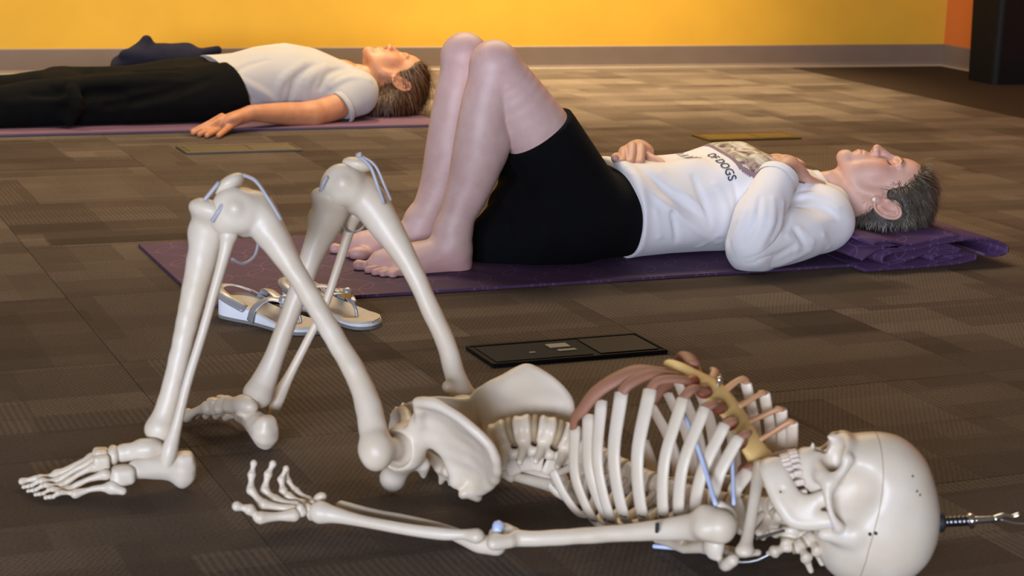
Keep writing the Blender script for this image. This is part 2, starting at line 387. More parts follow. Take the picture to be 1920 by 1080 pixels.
# ---- black bin in the corner
M_bin = mat('black_plastic', (0.004, 0.004, 0.0045), 0.6, 0.2, 8, spec=.2)
bc = Pz(1858, 160, 0); bcx, bcy = bc[0] + 0.115, bc[1] + 0.10
bn = empty('waste_bin', (bcx, bcy, 0)); tag(bn, 'tall black plastic waste bin standing by the orange wall', 'bin')
def frustum(b0, t0, z0, z1, cx, cy, r=0.03, seg=5):
    rings = []
    for h_, z in ((b0, z0), (b0 + (t0 - b0) * 0.5, (z0 + z1) / 2), (t0, z1)):
        pts = []
        for sx, sy, a0 in ((1, 1, 0), (-1, 1, 90), (-1, -1, 180), (1, -1, 270)):
            for k in range(seg + 1):
                a = math.radians(a0 + 90 * k / seg); pts.append((cx + sx * (h_[0] - r) + r * math.cos(a), cy + sy * (h_[1] - r) + r * math.sin(a), z))
        rings.append(pts)
    n = len(rings[0]); v = [p for q in rings for p in q]
    f = [(i * n + j, i * n + (j + 1) % n, (i + 1) * n + (j + 1) % n, (i + 1) * n + j) for i in range(2) for j in range(n)] + [tuple(range(n))[::-1], tuple(range(2 * n, 3 * n))]
    return np.array(v), f
obj('bin_body', *frustum(np.array([.10, .10]), np.array([.115, .115]), 0.0, 0.60, bcx, bcy), M_bin, bn, smooth=False)
obj('bin_rim', *frustum(np.array([.12, .12]), np.array([.12, .12]), 0.60, 0.635, bcx, bcy), M_bin, bn, smooth=False)
obj('swing_lid', *frustum(np.array([.112, .112]), np.array([.06, .06]), 0.635, 0.76, bcx, bcy), M_bin, bn, smooth=False)

# ---- floor boxes
M_fbox = mat('black_floor_plate', (0.008, 0.0075, 0.007), 0.7, 0.25, 30, 0.1, 400, spec=.12)
M_fbox2 = mat('grey_floor_plate', lin(86, 78, 62), 0.5, 0.12, 30, 0.1, 400)
M_fbox3 = mat('bronze_floor_plate', lin(105, 86, 45), 0.5, 0.12, 30, 0.1, 400)
M_brass = mat('dark_bronze_insert', lin(38, 27, 12), 0.65, 0.3, 40, spec=.15)
M_greyc = mat('grey_latch', lin(130, 122, 112), 0.5, 0.1, 40)
def floor_box(cx, cy, label, m, detail):
    e = empty('floor_box', (cx, cy, 0)); tag(e, label, 'floor box', 'power boxes sunk in the carpet')
    L, W = 0.18, 0.065
    obj('cover_plate', *box((cx - L + .006, cy - W + .006, 0.0005), (cx + L - .006, cy + W - .006, 0.006), 0.0015), m, e, smooth=False)
    fr = join(box((cx - L, cy - W, 0.0003), (cx + L, cy - W + .0055, 0.008), .0012), box((cx - L, cy + W - .0055, 0.0003), (cx + L, cy + W, 0.008), .0012),
              box((cx - L, cy - W + .0055, 0.0003), (cx - L + .0055, cy + W - .0055, 0.008), .0012), box((cx + L - .0055, cy - W + .0055, 0.0003), (cx + L, cy + W - .0055, 0.008), .0012))
    obj('frame', *fr, m, e, smooth=False)
    if detail:
        obj('hinged_lid', *box((cx + .045, cy - .052, .006), (cx + .168, cy + .052, .0085), .001), M_brass, e, smooth=False)
        obj('hinged_lid', *box((cx - .168, cy - .052, .006), (cx + .03, cy + .052, .0078), .001), m, e, smooth=False)
        obj('latch', *box((cx - .035, cy + .0, .0078), (cx + .008, cy + .026, .011), .001), M_greyc, e, smooth=False)
        obj('latch', *box((cx - .027, cy - .022, .0078), (cx + .011, cy - .010, .010), .001), M_greyc, e, smooth=False)
        obj('lock_screw', *box((cx - .085, cy - .018, .0078), (cx - .072, cy - .011, .0095), .001), M_greyc, e, smooth=False)
    else:
        obj('hinged_lid', *box((cx - .165, cy - .05, .006), (cx + .02, cy + .05, .0075), .001), m, e, smooth=False)
        obj('hinged_lid', *box((cx + .03, cy - .05, .006), (cx + .165, cy + .05, .0075), .001), m, e, smooth=False)
floor_box(1.468, 2.985, 'black metal floor box behind the skeleton ribs', M_fbox, True)
floor_box(1.503, 5.386, 'grey floor box in the carpet near the hand of the person in trousers', M_fbox2, False)
floor_box(3.27, 5.34, 'bronze floor box in the sunny carpet behind the person in shorts', M_fbox3, False)
# ================================================================== THE SKELETON
def bone_tint(): pass
M_bone = mat('cream_plastic_bone', lin(217, 204, 186), 0.42, 0.0, 14, 0.08, 260, rgb2=lin(208, 192, 168), sss=0.08)
M_bone2 = mat('ivory_joint_bone', lin(226, 205, 168), 0.45, 0.1, 18, 0.08, 260)
M_tooth = mat('tooth_enamel', lin(214, 196, 180), 0.35, 0.12, 60)
M_cart = mat('brown_red_cartilage', lin(156, 108, 84), 0.6, 0.12, 25, 0.1, 200)
M_cart2 = mat('tan_cartilage', lin(196, 146, 106), 0.5, 0.15, 25)
M_cart_end = mat('dark_red_cartilage', lin(140, 66, 42), 0.5, 0.12, 25)
M_stern = mat('tan_sternum', lin(240, 202, 130), 0.5, 0.12, 20, 0.1, 200)
M_disc = mat('tan_disc', lin(162, 140, 108), 0.6, 0.12, 40)
M_band = mat('blue_white_elastic', lin(190, 204, 236), 0.35, 0.06, 60)
M_bandg = mat('grey_elastic', lin(172, 172, 180), 0.4, 0.1, 60)
M_chrome = mat('chrome', (0.75, 0.76, 0.78), 0.16, 0.05, 60, metal=1.0)
M_dark = mat('black_mark', (0.01, 0.01, 0.012), 0.6, 0.1, 60)
M_wire = mat('thin_wire', lin(150, 150, 150), 0.3, 0.1, 60, metal=0.8)

# frames: pelvis (origin between the hips) and thorax (origin under T12); a = headwards, l = left (towards the camera), z = up
HP = V(0.94719, 2.36996, 0); pa = V(0.61981, -0.78475, 0); pl = V(-0.78475, -0.61981, 0)
TP = V(1.131, 2.229, 0); ta = unit(V(0.424, -0.906, 0)); tl = V(ta[1], -ta[0], 0); ZU = V(0, 0, 1)
def pel(a, l, z): return HP + pa * a + pl * l + ZU * z
def tho(a, l, z): return TP + ta * a + tl * l + ZU * z
SK = empty('anatomical_skeleton', (HP[0], HP[1], 0)); tag(SK, 'life-size cream plastic anatomical skeleton lying on its back with knees bent', 'skeleton')
def bone(name, sf, m=M_bone, parent=None, label=None, bump=0.0, seed=1, sc=160):
    v, q = sf.build(disp=(lambda P, n: bump * wob(P, sc, seed)) if bump else None, smooth=1)
    v[:, 2] = np.maximum(v[:, 2], 0.0008)
    o = obj(name, v, q, m, SK if parent is None else parent)
    if label: o['label'] = label
    return o

# ---- hip bones
def hip_bone(sg):
    f = SF(0.0026)
    P = lambda a, l, z: pel(a, sg * l, z)
    front = [(.048, .118, .163), (.070, .122, .168), (.092, .124, .166)] if sg > 0 else [(.076, .116, .151), (.086, .118, .160), (.102, .121, .164)]
    crest = crom(front + [ (.135, .128, .149), (.168, .122, .122), (.170, .104, .085), (.150, .078, .055), (.118, .056, .030), (.098, .052, .024)], 9)
    basel = crom([(.030, .094, .118), (.040, .086, .108), (.050, .078, .100), (.060, .070, .090), (.068, .064, .080), (.072, .060, .070), (.075, .058, .060), (.078, .056, .048), (.080, .056, .036)], 9)
    ns = len(crest)
    for i in range(ns):
        nt = 20
        for j in range(nt + 1):
            t = j / nt; p = basel[i] * (1 - t) + crest[i] * t; bl = math.sin(math.pi * t)
            p = p + np.array([0, -0.013 * bl, 0.004 * bl]); r = 0.0036 + 0.004 * (1 - t) ** 2 + 0.0008 * t
            f.ell(P(*p), r, k=0.006)
    f.tube([P(*p) for p in crest], [0.0058] * ns, k=0.004)
    hipc = (.010, .088, .082)
    f.ell(P(*hipc), 0.034, k=0.012)
    f.tube([P(.035, .09, .115), P(.042, .098, .128), P(.048, .112, .150)] if sg > 0 else [P(.032, .09, .110), P(.050, .096, .116), P(.066, .108, .134), P(*front[0])], [.010, .008, .006] if sg > 0 else [.010, .007, .006, .006], k=.008)
    # ischium, its tuberosity and ramus
    f.tube([P(.004, .080, .062), P(-.010, .070, .040), P(-.020, .064, .024)], [.021, .018, .0195], k=.012, n=4)
    f.tube([P(.030, .066, .055), P(.024, .052, .034)], [.011, .005], k=.01)
    f.tube([P(-.022, .058, .026), P(-.040, .038, .050), P(-.048, .018, .085)], [.010, .0065, .008], k=.008, n=4)
    # pubis
    f.tube([P(.012, .075, .100), P(-.008, .050, .112), P(-.030, .024, .112), P(-.044, .010, .100)], [.016, .009, .009, .012], k=.010, n=4)
    f.ell(P(-.048, .008, .090), (.012, .007, .018), axes=[pa, pl, ZU], k=.008)
    # sacro-iliac roughness behind
    for a, l, z in ((.085, .050, .030), (.098, .046, .026), (.104, .052, .020), (.092, .058, .020), (.112, .050, .018)): f.ell(P(a, l, z), .007, k=.005)
    # socket
    f.ell(P(.008, .110, .084), 0.0265, k=.006, sub=True)
    o = bone('hip_bone', f, bump=0.0006)
    return o
for sg in (1, -1): hip_bone(sg)
# sacrum and coccyx
f = SF(0.003)
for i, (a, z, w_, h_) in enumerate([(.098, .062, .046, .022), (.078, .050, .040, .020), (.060, .040, .032, .017), (.043, .034, .026, .014), (.027, .033, .020, .011)]):
    f.ell(pel(a, 0, z), (.0135, w_, h_), axes=[pa, pl, ZU], k=.008)
    f.tube([pel(a, 0, z - .012), pel(a - .004, 0, z - .026)], [.008, .004], k=.008)
    for s in (-1, 1): f.ell(pel(a - .010, s * .017, z + h_ * 0.9), .0045, k=.004, sub=True)
f.tube([pel(.018, 0, .036), pel(.004, 0, .042), pel(-.008, 0, .052)], [.009, .007, .004], k=.008)
bone('sacrum', f, bump=0.0008, seed=3)

# ---- long bones of the legs
def leg(side):
    if side == 1:   # near (left) leg
        hip = pel(.010, .088, .082); kd = 2.600; K = Pd(452, 388, kd); ank = Pz(300, 838, .075)
        shaft_px = [(485, 405, 2.598), (547, 500, 2.592), (590, 570, 2.585), (631, 640, 2.575), (666, 700, 2.565), (690, 760, 2.553)]
        troch = Pd(706, 846, 2.530); lowt = Pd(688, 795, 2.545)
        tib_px = [(398, 402, 2.605), (389, 440, 2.61), (376, 500, 2.615), (352, 600, 2.622), (336, 670, 2.626), (318, 745, 2.63), (301, 805, 2.632)]
        tib_r = [.028, .025, .021, .0165, .0150, .0155, .0205]
        fib_px = [(429, 440, 2.585), (420, 480, 2.585), (402, 545, 2.588), (378, 630, 2.592), (352, 715, 2.597), (332, 795, 2.60), (318, 845, 2.60), (311, 880, 2.602)]
        pat = Pd(432, 345, 2.592); pat_ax = unit(Pd(452, 322, 2.59) - Pd(402, 356, 2.59)); mall = Pd(292, 828, 2.65)
    else:
        hip = pel(.010, -.088, .082); kd = 2.835; K = Pd(654, 345, kd); ank = Pz(488, 762, .078)
        shaft_px = [(700, 390, 2.833), (770, 500, 2.825), (807, 580, 2.82), (835, 640, 2.812), (852, 700, 2.80), (868, 740, 2.79)]
        troch = Pd(893, 772, 2.80); lowt = Pd(846, 722, 2.785)
        tib_px = [(624, 382, 2.84), (612, 415, 2.843), (592, 462, 2.846), (560, 545, 2.85), (536, 610, 2.852), (510, 680, 2.853), (484, 738, 2.852)]
        tib_r = [.030, .027, .0195, .0160, .0150, .0165, .0225]
        fib_px = [(664, 405, 2.875), (654, 435, 2.878), (634, 500, 2.882), (608, 575, 2.886), (576, 640, 2.89), (545, 700, 2.892), (522, 745, 2.892), (512, 778, 2.892)]
        pat = Pd(672, 309, 2.828); pat_ax = unit(Pd(705, 312, 2.83) - Pd(640, 300, 2.83)); mall = Pd(474, 752, 2.83)
    lat = unit(np.cross(unit(K - hip), unit(ank - K))); 
    if lat @ pl * side < 0: lat = -lat
    lat = unit(lat + 0.6 * side * pl)
    fdir = unit(Pd(*shaft_px[1]) - K); fwd = unit(np.cross(lat, fdir)); 
    if fwd[2] < 0: fwd = -fwd
    tdir = unit(ank - K)
    # femur
    f = SF(0.0026); sp = [Pd(*p) for p in shaft_px]
    f.tube([K + fdir * .012] + sp + [troch], [.034, .0285, .0165, .0150, .0150, .0160, .0185, .021], k=.012, n=5)
    for s in (-1, 1):
        c = K + lat * s * .0205 - fwd * .006
        f.ell(c, (.021, .032, .033), axes=[lat, fwd, fdir], k=.010); f.ell(c + tdir * .006 - fwd * .010, (.018, .025, .024), axes=[lat, fwd, fdir], k=.008)
    f.ell(K - fwd * .020 + tdir * .016, (.010, .018, .016), axes=[lat, fwd, fdir], k=.008, sub=True)
    for s in (-1, 1): f.ell(K + lat * s * .038 + fdir * .004, .008, k=.012)
    f.tube([troch, hip], [.019, .0150], k=.014); f.ell(hip, .0225, k=.005)
    f.ell(troch + side * pl * .004, (.020, .016, .026), axes=[unit(pa), pl, ZU], k=.012); f.ell(lowt - side * pl * .010, .010, k=.012)
    bone('femur', f, bump=0.0005, seed=5 + side)
    # patella
    pn = unit(np.cross(pat_ax, lat)); f = SF(0.002); f.ell(pat, (.023, .021, .0115), axes=[pat_ax, unit(np.cross(pn, pat_ax)), pn], k=.004); f.ell(pat - pat_ax * .012, (.013, .011, .008), axes=[pat_ax, unit(np.cross(pn, pat_ax)), pn], k=.006)
    bone('patella', f)
    # tibia
    f = SF(0.0026); tp = [Pd(*p) for p in tib_px]
    f.tube(tp, tib_r, k=.01, n=5)
    for s in (-1, 1): f.ell(tp[0] + lat * s * .018 - tdir * .004, (.024, .031, .017), axes=[lat, unit(np.cross(lat, tdir)), tdir], k=.01)
    f.ell(tp[1] + unit(np.cross(lat, tdir)) * (-.016 if (np.cross(lat, tdir) @ V(R[0, 0], R[1, 0], 0)) > 0 else .016), .011, k=.014)
    f.ell(tp[0] - tdir * .040, (.070, .070, .0235), axes=[lat, unit(np.cross(lat, tdir)), tdir], k=.004, sub=True)
    f.tube([tp[-1], mall], [.015, .0095], k=.012)
    f.ell(tp[-1] + tdir * .002, (.021, .020, .014), axes=[lat, unit(np.cross(lat, tdir)), tdir], k=.01)
    bone('tibia', f, bump=0.0004, seed=8 + side)
    # fibula
    f = SF(0.0022); fp = [Pd(*p) for p in fib_px]
    f.tube(fp, [.0115, .0085, .0072, .0068, .0068, .0078, .0115, .0075], k=.006, n=5); f.ell(fp[0], (.012, .011, .010), k=.006)
    bone('fibula', f)
    return K, lat, fdir, fwd, tdir, pat, pat_ax, tp, fp, mall
LN = leg(1); LFAR = leg(-1)
def cord(name, pts, r, m, n=5, seg=6, parent=None):
    return obj(name, *sweep(pts, r, seg=seg, n=n), m, SK if parent is None else parent)
# knee bands and rings
cord('knee_band', [Pd(410, 343, 2.575), Pd(386, 372, 2.575), Pd(364, 398, 2.580)], .0032, M_bandg)
cord('knee_band', [Pd(418, 384, 2.565), Pd(409, 398, 2.563), Pd(398, 415, 2.568)], .0034, M_bandg)
cord('knee_band', [Pd(456, 328, 2.575), Pd(480, 340, 2.568), Pd(504, 374, 2.566), Pd(527, 412, 2.572)], .0026, M_bandg)
cord('knee_band', [Pd(672, 292, 2.80), Pd(694, 312, 2.795), Pd(707, 345, 2.795), Pd(720, 382, 2.805)], .0030, M_bandg)
cord('knee_band', [Pd(674, 291, 2.80), Pd(703, 310, 2.80), Pd(722, 350, 2.805), Pd(733, 375, 2.815)], .0022, M_bandg)
cord('knee_band', [Pd(613, 332, 2.80), Pd(606, 345, 2.80), Pd(600, 366, 2.81)], .0034, M_bandg)
def ring(pxs, r, m): cord('wire_loop', [Pd(*p) for p in pxs], r, m)
ring([(434, 485, 2.595), (455, 494, 2.62), (475, 483, 2.64), (483, 462, 2.65), (482, 445, 2.655)], .0022, M_bandg)
ring([(640, 420, 2.83), (650, 432, 2.86), (668, 434, 2.88), (682, 424, 2.88), (684, 406, 2.86)], .0020, M_bandg)
obj('knee_knob', *sweep([Pd(671, 292, 2.80), Pd(676, 290, 2.795)], [.0045, .004], seg=8), M_bandg, SK)

# ---- feet (built in a foot frame: x heel to toe, y to the big-toe side, z up)
def foot(heel, toe, med, ankz=.075):
    heel = np.array(heel, float); x = unit(np.array(toe) - heel); x[2] = 0; x = unit(x); y = np.array(med, float); y[2] = 0; y = unit(y - (y @ x) * x)
    L = np.linalg.norm((np.array(toe) - heel)[:2]); s = L / 0.238
    g = lambda a, b, c: heel + x * a * s + y * b * s + ZU * c * s
    AX = [x, y, ZU]
    ft = None
    f = SF(.0022)   # heel bone
    f.tube([g(.018, .002, .030), g(.045, -.002, .036), g(.078, -.008, .036)], [.021, .0185, .0145], k=.01, n=4); f.ell(g(.014, .000, .024), (.014, .0165, .0235), axes=AX, k=.01); f.box(g(.010, .0, .034), (.010, .013, .020), axes=AX, k=.01, rnd=.006)
    f.ell(g(.062, .012, .050), (.013, .010, .007), axes=AX, k=.008)
    ft = empty('foot', heel); ft.parent = SK; ft.location = tuple(heel - ORG[SK.name]); 
    def b(name, sf, sd): return bone(name, sf, parent=ft, bump=.0005, seed=sd, sc=260)
    b('calcaneus', f, 1)
    f = SF(.0022); f.ell(g(.062, .004, .062), (.024, .017, .015), axes=AX, k=.008); f.tube([g(.070, .006, .058), g(.096, .012, .054)], [.012, .0135], k=.008); b('talus', f, 2)
    f = SF(.002); f.ell(g(.110, .012, .052), (.009, .018, .014), axes=AX, k=.004); f.ell(g(.108, .026, .046), .008, k=.008); b('navicular', f, 3)
    f = SF(.002); f.box(g(.098, -.018, .032), (.017, .014, .013), axes=AX, k=.004, rnd=.008); f.ell(g(.104, -.024, .026), (.012, .009, .009), axes=AX, k=.006); b('cuboid', f, 4)
    for q, (yy, zz, r_) in enumerate(((.022, .046, (.012, .009, .014)), (.007, .050, (.010, .0075, .012)), (-.005, .046, (.012, .0075, .012)))):
        f = SF(.002); f.box(g(.127, yy, zz), np.array(r_) * .95, axes=AX, k=.003, rnd=.005); b('cuneiform', f, 6 + q)
    bases = [(.138, .024, .040), (.136, .010, .044), (.135, -.003, .041), (.122, -.016, .033), (.114, -.030, .018)]
    heads = [(.186, .034, .016), (.187, .016, .015), (.182, .001, .013), (.174, -.013, .0115), (.164, -.026, .010)]
    tips = [(.238, .036, .009), (.236, .018, .007), (.230, .001, .0065), (.220, -.013, .006), (.206, -.026, .0055)]
    mr = [.0082, .0055, .0052, .0052, .0055]
    for q in range(5):
        B, H, T = [np.array(v) for v in (bases[q], heads[q], tips[q])]
        f = SF(.0018); mid = (B + H) / 2 + [0, 0, .003]
        f.tube([g(*B), g(*mid), g(*H)], [mr[q] * 1.35, mr[q] * .78, mr[q] * 1.05], k=.004, n=4); f.ell(g(*B), mr[q] * 1.45, k=.004); f.ell(g(*H), mr[q] * 1.25, k=.003)
        if q == 4: f.tube([g(*B), g(B[0] - .014, B[1] - .006, B[2] - .004)], [.0085, .006], k=.006)
        b('metatarsal', f, 10 + q)
        segs = [0, .52, 1] if q == 0 else [0, .5, .76, 1]
        D = T - H
        for k_ in range(len(segs) - 1):
            a0 = H + D * (segs[k_] + .05); a1 = H + D * (segs[k_ + 1] - .05); hmp = .004 if (k_ == 0 and q > 0) else 0
            a0 = a0 + [0, 0, .001 + (.004 if (k_ == 1 and q > 0) else 0)]; a1 = a1 + [0, 0, .001 + hmp]
            f = SF(.0015); r0 = mr[q] * (.95 - .13 * k_); f.tube([g(*a0), g(*((a0 + a1) / 2)), g(*a1)], [r0, r0 * .62, r0 * .85], k=.002, n=3)
            b('toe_bone', f, 20 + q * 3 + k_)
    return ft
foot(Pz(362, 916, 0), Pz(38, 927, .004), pl * -1)
fh = Pz(508, 848, 0)
ft_y = [y_ for y_ in np.arange(812, 700, -1.0) if np.linalg.norm(Pz(352, y_, 0) - fh) >= .236][0]
foot(fh, Pz(352, ft_y, 0), -pl * -1)

# ---- vertebrae: one mesh of each kind, shared
def vert_mesh(kind):
    f = SF(.0017)
    if kind == 'lumbar':
        for x in (-.0085, -.004, 0, .004, .0085): f.ell((x, 0, 0), (.0075, .0235 - .003 * (1 - abs(x) / .0085), .0200 - .002 * (1 - abs(x) / .0085)), k=.003)
        for s in (-1, 1):
            f.tube([(0, s * .013, -.010), (0, s * .016, -.024)], [.0075, .007], k=.006); f.tube([(0, s * .016, -.020), (-.004, s * .034, -.028), (-.007, s * .047, -.034)], [.0075, .0058, .0048], k=.005, n=3)
            f.ell((.010, s * .017, -.030), (.011, .007, .008), k=.005); f.ell((-.012, s * .014, -.031), (.010, .006, .007), k=.005)
        f.tube([(0, .014, -.026), (-.001, 0, -.034), (0, -.014, -.026)], [.007, .007, .007], k=.006); f.box((-.004, 0, -.050), (.0105, .0032, .014), k=.006, rnd=.003)
    elif kind == 'thoracic':
        for x in (-.008, 0, .008): f.ell((x, 0, 0), (.0075, .0155 - .0015 * (x == 0), .0140), k=.003)
        for s in (-1, 1):
            f.tube([(0, s * .009, -.010), (0, s * .013, -.020)], [.006, .006], k=.005); f.tube([(0, s * .013, -.020), (.0, s * .034, -.026)], [.0065, .006], k=.004)
            f.ell((.009, s * .010, -.024), (.008, .006, .005), k=.004)
        f.tube([(0, .012, -.020), (-.001, 0, -.026), (0, -.012, -.020)], [.006] * 3, k=.005); f.tube([(-.003, 0, -.026), (-.018, 0, -.042)], [.0052, .0042], k=.006)
    else:
        for x in (-.005, .003): f.ell((x, 0, 0), (.0065, .0115, .0085), k=.003)
        for s in (-1, 1):
            f.tube([(0, s * .008, -.003), (0, s * .022, -.008)], [.005, .0055], k=.004); f.ell((0, s * .019, -.012), (.0085, .0065, .006), k=.004)
        f.tube([(0, .019, -.012), (-.001, 0, -.022), (0, -.019, -.012)], [.0055, .005, .0055], k=.004); f.tube([(-.001, 0, -.020), (-.004, .002, -.040)], [.005, .0040], k=.005)
    v, q = f.build(smooth=1, disp=lambda P, n: .0004 * wob(P, 300, 2)); me = raw_mesh(kind + '_vertebra', v, q); me.polygons.foreach_set('use_smooth', np.ones(len(me.polygons), bool)); me.materials.append(M_bone); return me
VM = {k: vert_mesh(k) for k in ('lumbar', 'thoracic', 'cervical')}
def disc_mesh(r1, r2, h):
    n = 18; v = []; f = []
    for x, k in ((-h, .94), (-h * .4, 1.02), (h * .4, 1.02), (h, .94)):
        for j in range(n): t = 2 * math.pi * j / n; v.append((x, r1 * k * math.cos(t), r2 * k * math.sin(t)))
    for i in range(3): f += [(i * n + j, i * n + (j + 1) % n, (i + 1) * n + (j + 1) % n, (i + 1) * n + j) for j in range(n)]
    f += [tuple(range(n))[::-1], tuple(range(3 * n, 4 * n))]
    me = raw_mesh('disc', v, f); me.polygons.foreach_set('use_smooth', np.ones(len(me.polygons), bool)); me.materials.append(M_disc); return me
DM = {'lumbar': disc_mesh(.0228, .0195, .0042), 'thoracic': disc_mesh(.0148, .0136, .003), 'cervical': disc_mesh(.011, .008, .0022)}
SKC = Pz(1630, 955, .095)          # centre of the skull
CR = unit(V(R[0, 0], R[1, 0], 0))     # camera right, flat: the skull lies along it
sU0, sL = CR, V(CR[1], -CR[0], 0)
tlt = math.radians(15); sU = sU0 * math.cos(tlt) + ZU * math.sin(tlt); sA = -sU0 * math.sin(tlt) + ZU * math.cos(tlt)
def sk(u, a, l): return SKC + sU * u + sA * a + sL * l
_p0, _p1 = pel(.100, 0, .088), tho(-.004, 0, .088)
_mid = [np.append((_p0 * (1 - t) + _p1 * t)[:2], z_) for t, z_ in ((.25, .103), (.5, .108), (.75, .102))]
sp_path = crom([_p0] + _mid + [_p1, tho(.04, 0, .076), tho(.10, 0, .066), tho(.17, 0, .062), tho(.24, 0, .066), tho(.31, 0, .078), tho(.345, -.002, .086), sk(-.110, -.028, 0), sk(-.076, -.020, 0)], 12)
sp_len = np.concatenate([[0], np.cumsum(np.linalg.norm(np.diff(sp_path, axis=0), axis=1))])
def sp_at(s):
    p = np.array([np.interp(s, sp_len, sp_path[:, i]) for i in range(3)]); e = .006
    q = np.array([np.interp(s + e, sp_len, sp_path[:, i]) for i in range(3)]) - np.array([np.interp(s - e, sp_len, sp_path[:, i]) for i in range(3)]); return p, unit(q)
kinds = ['lumbar'] * 5 + ['thoracic'] * 12 + ['cervical'] * 7
step = {'lumbar': 1.32, 'thoracic': 0.98, 'cervical': .60}; tot = sum(step[k] for k in kinds); cur = 0.0; VT = []
for i, k in enumerate(kinds):
    ln = step[k] / tot * sp_len[-1]; s = cur + ln / 2
    p, t = sp_at(s); nxt = t; y = unit(np.cross(ZU, t)); z = np.cross(t, y)
    o = bpy.data.objects.new('vertebra', VM[k]); COL.objects.link(o); place(o, SK, p, [t, y, z]); VT.append((p, t, y, z))
    if i > 0:
        p2, t2 = sp_at(cur); y2 = unit(np.cross(ZU, t2)); d = bpy.data.objects.new('spinal_disc', DM[k]); COL.objects.link(d); place(d, SK, p2, [t2, y2, np.cross(t2, y2)])
    cur += ln

# ---- ribs, cartilages, sternum
# anterior ends and back angles in the thorax frame (a, l, z), rib 10 up to rib 1
r_top = {10: (.060, .100, .149), 9: (.085, .104, .173), 8: (.103, .100, .196), 7: (.132, .095, .214), 6: (.172, .086, .225), 5: (.224, .084, .224), 4: (.256, .080, .218), 3: (.286, .076, .202), 2: (.306, .072, .189), 1: (.312, .052, .140)}
r_bot = {10: (.112, .112, .031), 9: (.138, .116, .040), 8: (.150, .122, .042), 7: (.169, .122, .055), 6: (.199, .122, .063), 5: (.231, .120, .070), 4: (.252, .116, .076), 3: (.270, .106, .088), 2: (.288, .092, .094), 1: (.302, .062, .100)}
r_top[11] = (.040, .118, .085); r_bot[11] = (.075, .098, .028); r_top[12] = (.010, .088, .050); r_bot[12] = (.040, .070, .030)
def rib_pts(i, sg):
    p, t, y, z = VT[5 + 12 - i]; r = p - TP; av, lv, zv = r @ ta, r @ tl, r[2]
    b = np.array(r_bot[i]); tp = np.array(r_top[i]); 
    lm = (b + tp) / 2 + [0.0, (.020 if i > 3 else .016) if i < 11 else .006, 0]
    pts = [(av, .013, zv - .006), (av - .002, .034, zv - .020), ((av + b[0]) / 2 + .004, b[1] * .72, min(zv - .018, b[2] + .004) - .004), tuple(b), tuple(lm), tuple(tp)]
    fl_ = 1.0 if sg > 0 else .74
    return [tho(a, sg * l * fl_, max(z_, .012) if sg > 0 else max(z_ * .97, .012)) for a, l, z_ in pts]
for i in range(1, 13):
    for sg in (1, -1):
        c = tho(np.array(r_bot[i])[0], 0, .12)
        wd = (.0094 if i in (6, 7) else .0084) if i > 1 else .0095
        v, f = sweep(rib_pts(i, sg), [.0045, .0052, wd, wd * 1.1, wd * 1.1, wd * 1.15], [.0042, .0042, .0042, .0040, .0040, .0044], n=7, seg=10, ref=lambda P, c=c: c + ta * ((P - c) @ ta))
        v[:, 2] = np.maximum(v[:, 2], .001)
        obj('rib', v, f, M_bone, SK)
        if i not in (11, 12) and sg == 1 and 4 <= i <= 10:
            b = tho(*(np.array(r_bot[i]) + [0.0015, .0055, .004]))
            obj('rib_mark', *sweep([b - ta * .006 , b + tl * .0022, b + ta * .006], .0007, seg=5), M_dark, SK)
st_pts = [(.124, .239), (.140, .238), (.157, .234), (.185, .226), (.209, .213), (.231, .196), (.249, .178), (.265, .159), (.282, .143), (.298, .129), (.312, .118)]
st_w = [.006, .009, .012, .019, .021, .020, .019, .019, .022, .028, .025]
f = SF(.002)
SQ = crom([(a, z, w_) for (a, z), w_ in zip(st_pts, st_w)], 3)
for a, z, w_ in SQ: f.ell(tho(a + .013, -.002, z - .003), (.0085, w_ * 1.25 if w_ > .01 else w_, .0062), axes=[ta, tl, ZU], k=.006)
for q, (a, z) in enumerate(((.197, .223), (.220, .208), (.240, .190), (.257, .170), (.273, .152))):
    for s in (-1, 1): f.ell(tho(a + .013, s * .031 - .002, z - .003), .0078, k=.004, sub=True)
bone('sternum', f, M_stern, label='tan sternum')
obj('sternum_pin', *sweep([tho(.212, -.010, .214), tho(.216, -.010, .232)], [.0042, .0042], seg=8), M_chrome, SK)
anch = {7: (.184, .024, .229), 6: (.198, .024, .229), 5: (.218, .024, .220), 4: (.243, .023, .204), 3: (.261, .023, .186), 2: (.278, .024, .163), 1: (.296, .030, .133)}
for i in range(1, 8):
    for sg in (1, -1):
        tp = np.array(r_top[i]); an = np.array(anch[i])
        if i == 7: path = [tp, (.138, .086, .226), (.152, .058, .237), (.178, .026, .232)]; rr = [.010, .011, .0115, .010]
        elif i == 1: path = [tp, (tp + an) / 2 + [0, .002, .004], an]; rr = [.009, .010, .010]
        else: hz_ = .010 if i > 4 else .003; path = [tp, tp + [.003, -.012, hz_], (tp + an) / 2 + [.003, -.002, hz_], an]; rr = [.0082, .0088, .0092, .0108]
        c = tho(.2, 0, .10)
        if sg < 0: rr = [q_ * .72 for q_ in rr]
        obj('costal_cartilage', *sweep([tho(a, sg * l * (1 if sg > 0 else .74), z if sg > 0 else z * .965) for a, l, z in path], np.array(rr) * .95, np.array(rr) * .55, n=6, seg=10, ref=lambda P, c=c: c + ta * ((P - c) @ ta)), M_cart if sg > 0 else M_cart2, SK)
        if i < 7 and sg > 0:
            e = SF(.0018); a, l, z = an; e.ell(tho(a, sg * (l + .004), z + .001), (.0102, .0125, .0092), axes=[ta, tl, ZU], k=.002)
            v, q = e.build(); obj('cartilage_end', v, q, M_cart_end, SK)
